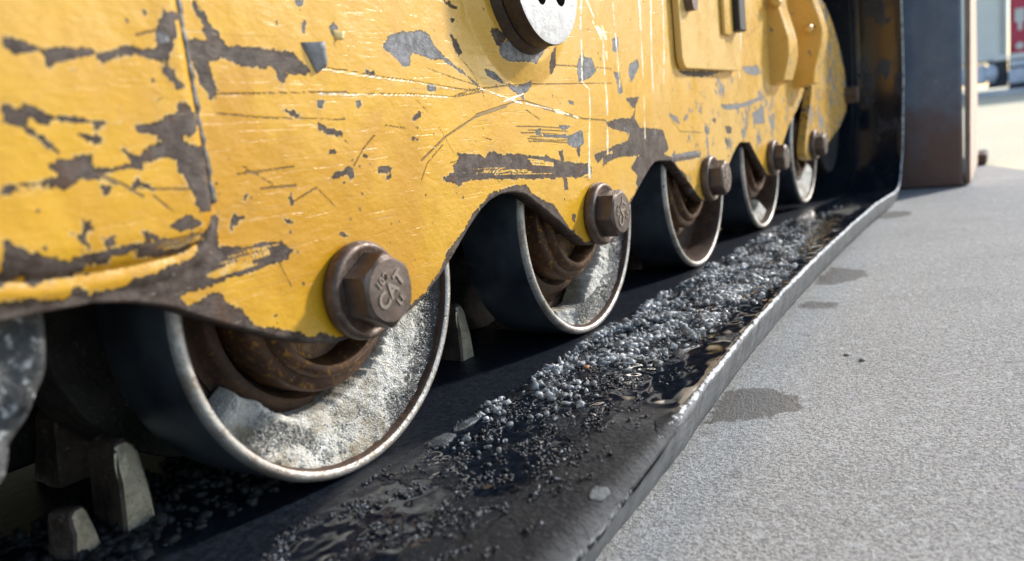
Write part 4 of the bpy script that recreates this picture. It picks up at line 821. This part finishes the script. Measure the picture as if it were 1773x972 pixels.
for (x, y, r, sq, lab) in ((.0235, .0665, .0085, (.5, 1.4, .13), 'clear long ice sliver on the track just below the nearest wheel'),
                           (.024, .040, .0085, (.8, 1.2, .12), 'flat grey ice piece on the track beside the clear sliver'),
                           (.046, .218, .0055, (1, 1.2, .8), 'white ice lump at the near end of the slush heap'),
                           (.066, .245, .0042, (1, 1.2, .8), 'small separate ice lump out on the wet middle of the track')):
    o = link('ice_piece', lump(0, 0, 0, r, sq, .35, 1.6, 3, x*90), None, [ICE]); o.location = (x, y, -.1003 + r*sq[2]*.4); tag(o, lab, 'ice')
o = link('pebble', lump(0, 0, 0, .0028, (1, 1.4, .5), .3, 1.5, 2, 3), None, [mat_simple('orange_pebble', (.42, .20, .09), .6)]); o.location = (.047, .188, -.0995); tag(o, 'tiny orange stone chip on the wet track by the slush', 'pebble')
o = link('rubber_nub', lump(0, 0, 0, .0085, (.6, 1.1, .16), .5, 1.8, 3, 4), BELT, [mat_simple('frosty_rubber_nub', (.10, .12, .135), .62, 0, (.05, .055, .06), 200, .001, 500)]); o.scale = (.75, .8, .8); o.location = (.1405, .0105, -.1035); o.rotation_euler = (0, .55, -.12)
for (x, y, r, lab_) in ((.190, .405, .0022, 'tiny grey stone chip on the concrete past the big wet patch, left one of two'), (.2045, .392, .0026, 'larger grey stone chip on the concrete, right one of two past the big wet patch'), (.158, .012, .002, 'tiny stone chip on the concrete at the near bottom, by the track wall')):
    o = link('pebble', lump(0, 0, 0, r, (1.1, 1.4, .6), .35, 1.5, 2, x*77), None, [mat_simple('grey_pebble', (.38, .38, .37), .8)]); o.location = (x, y, GZ + r*.3)
    tag(o, lab_, 'pebble', 'stone chips on the concrete')

# ------------------------------------------------------------------ BUCKET BEYOND THE TRACK
def bucket():
    m = M('blue_grey_bucket_steel'); n = m.noise(14, 5, .65); X, Y, Z = m.xyz()
    c = m.mix(m.ramp(n, .35, .7), (.10, .135, .20), (.14, .175, .235))
    ru = m.ramp(m.math('ADD', Z, m.math('MULTIPLY', m.math('SUBTRACT', n, .5), .3)), .12, -.08)
    c = m.mix(ru, c, (.13, .075, .065)); c = m.mix(m.ramp(m.noise(32, 6, .75), .64, .72), c, (.30, .28, .25))
    m.set(Base_Color=c, Roughness=.42, Metallic=.2, Normal=m.bump(m.noise(40, 4), .002, .6))
    side = mat_rust('sand_lit_side_steel', (.62, .45, .36), (.75, .60, .50), (.40, .26, .2), .6, .1, .2, .002, amount=.3)  # pale tone holds the light the sand throws onto this side
    R = bpy.data.objects.new('loader_bucket', None); col.objects.link(R); R.location = (0, 1.74, GZ)
    tag(R, 'tall blue-grey steel bucket with rusty foot standing on the concrete past the track', 'bucket')
    def add(n_, me, mt):
        o = link(n_, me, R, [mt]); o.location = (0, -1.74, -GZ); return o
    # back plate with a rounded outer edge, side plate splaying away
    add('back_plate', box(-.9, .2255, 1.74, 1.765, GZ+.001, .75, .006, 3), m.m)
    vs = [(.2265, 1.766, GZ+.004), (.2395, 1.744, GZ+.004), (.240, 2.34, GZ+.002), (.228, 2.34, GZ+.002), (.2355, 1.766, .75), (.248, 1.744, .75), (.240, 2.16, .75), (.228, 2.16, .75)]
    me = mesh(vs, [(0, 1, 2, 3), (4, 5, 6, 7), (1, 0, 4, 5), (2, 1, 5, 6), (3, 2, 6, 7), (0, 3, 7, 4)])
    bm = bmesh.new(); bm.from_mesh(me); bmesh.ops.recalc_face_normals(bm, faces=bm.faces); bmesh.ops.bevel(bm, geom=bm.edges[:], offset=.003, segments=2, affect='EDGES'); bm.to_mesh(me); bm.free()
    add('side_plate', me, side)
    add('floor_plate', box(-.9, .225, 1.77, 2.33, GZ+.001, GZ+.022, .003), m.m)
    add('cutting_tooth', box(.215, .262, 2.26, 2.44, GZ+.001, GZ+.032, .006), RUST)
    for z in (-.02, .16): pass
bucket()

# ------------------------------------------------------------------ FAR YARD: two rail wagons and their running gear
def wagon(name, label, x0, x1, y, zb, zt, mat, markings, gear):
    R = bpy.data.objects.new(name, None); col.objects.link(R); R.location = (x0, y, 0); tag(R, label, 'wagon')
    def add(n_, me, mt, par=R):
        o = link(n_, me, par, [mt]); o.location = (-x0, -y, 0) if par is R else (0, 0, 0); return o
    add('body', box(x0, x1, y, y+2.8, zb, zt, .03), mat)
    wh = mat_simple('chalky_white', (.8, .8, .76), .6, 0, (.62, .62, .58), 2)
    for me in markings: add('marking', me, wh)
    for n_, me, mt in gear: add(n_, me, mt)
GALV = mat_simple('pale_galvanised', (.72, .76, .84), .45, .1, (.45, .50, .58), 4, .01, 14)
DARK = mat_simple('dark_undergear', (.03, .035, .045), .6, .1, (.07, .075, .09), 5)
WHITE = mat_simple('pale_grey_white_paint', (.86, .86, .82), .55, 0, (.78, .77, .72), 1.2)
RED = mat_simple('crimson_wagon_paint', (.60, .05, .10), .5, 0, (.50, .045, .085), 3)
Yb = 18.0
xs = .36
def mk_round(cx, cz, r, y=Yb-.012):
    bm = bmesh.new(); bmesh.ops.create_cone(bm, segments=24, radius1=r, radius2=r, depth=.012, cap_ends=True, matrix=Matrix.Translation((cx, y, cz)) @ Matrix.Rotation(math.pi/2, 4, 'X')); me = bpy.data.meshes.new('r'); bm.to_mesh(me); bm.free(); return me
wagon('goods_wagon', 'pale white wagon with ribbed end post far behind the bucket', -7, .325, Yb, .52, 4.6, WHITE, [],
      [('end_post', box(.19+.028*0, .205, Yb-.05, Yb-.002, .62, 4.6, .01), WHITE), ('end_post', box(.235, .25, Yb-.05, Yb-.002, .62, 4.6, .01), WHITE), ('end_post', box(.28, .322, Yb-.07, Yb-.002, .60, 4.6, .01), WHITE),
       ('end_foot', box(.08, .325, Yb-.08, Yb-.002, .50, .62, .01), WHITE),
       ('underframe', box(-7, -.02, Yb-.05, Yb+.3, .10, .46, .04), GALV), ('buffer_end', lump(.06, Yb-.05, .28, .15, (.7, .6, 1.2), .15, 2, 3, 2), GALV), ('coupling', box(.0, .33, Yb+.05, Yb+.4, .0, .54, .02), DARK)])
wagon('goods_wagon', 'crimson red wagon with white markings at the top right edge', xs, 8, Yb-.02, .60, 4.6, RED,
      [box(.44, .60, Yb-.035, Yb-.022, 1.17, 1.42, .01), box(.49, .56, Yb-.035, Yb-.0225, 1.02, 1.18, .01), mk_round(.52, .735, .065, Yb-.03)],
      [('sill', box(xs-.02, 8, Yb-.06, Yb+.2, .50, .605, .01), WHITE), ('underframe', box(.36, 8, Yb-.03, Yb+.3, .36, .48, .02), GALV), ('tank', box(.33, 8, Yb-.1, Yb+.3, .04, .33, .05), GALV), ('undergear', box(.34, 8, Yb+.1, Yb+.5, -.1, .5, .02), DARK)])
o = link('snow_strip', box(-9, 9, Yb-.9, Yb+.3, GZ-.02, GZ+.10, .04), None, [mat_simple('trampled_far_snow', (.62, .63, .66), .8, 0, (.42, .44, .50), 3, .03, 6)])
tag(o, kind='structure')
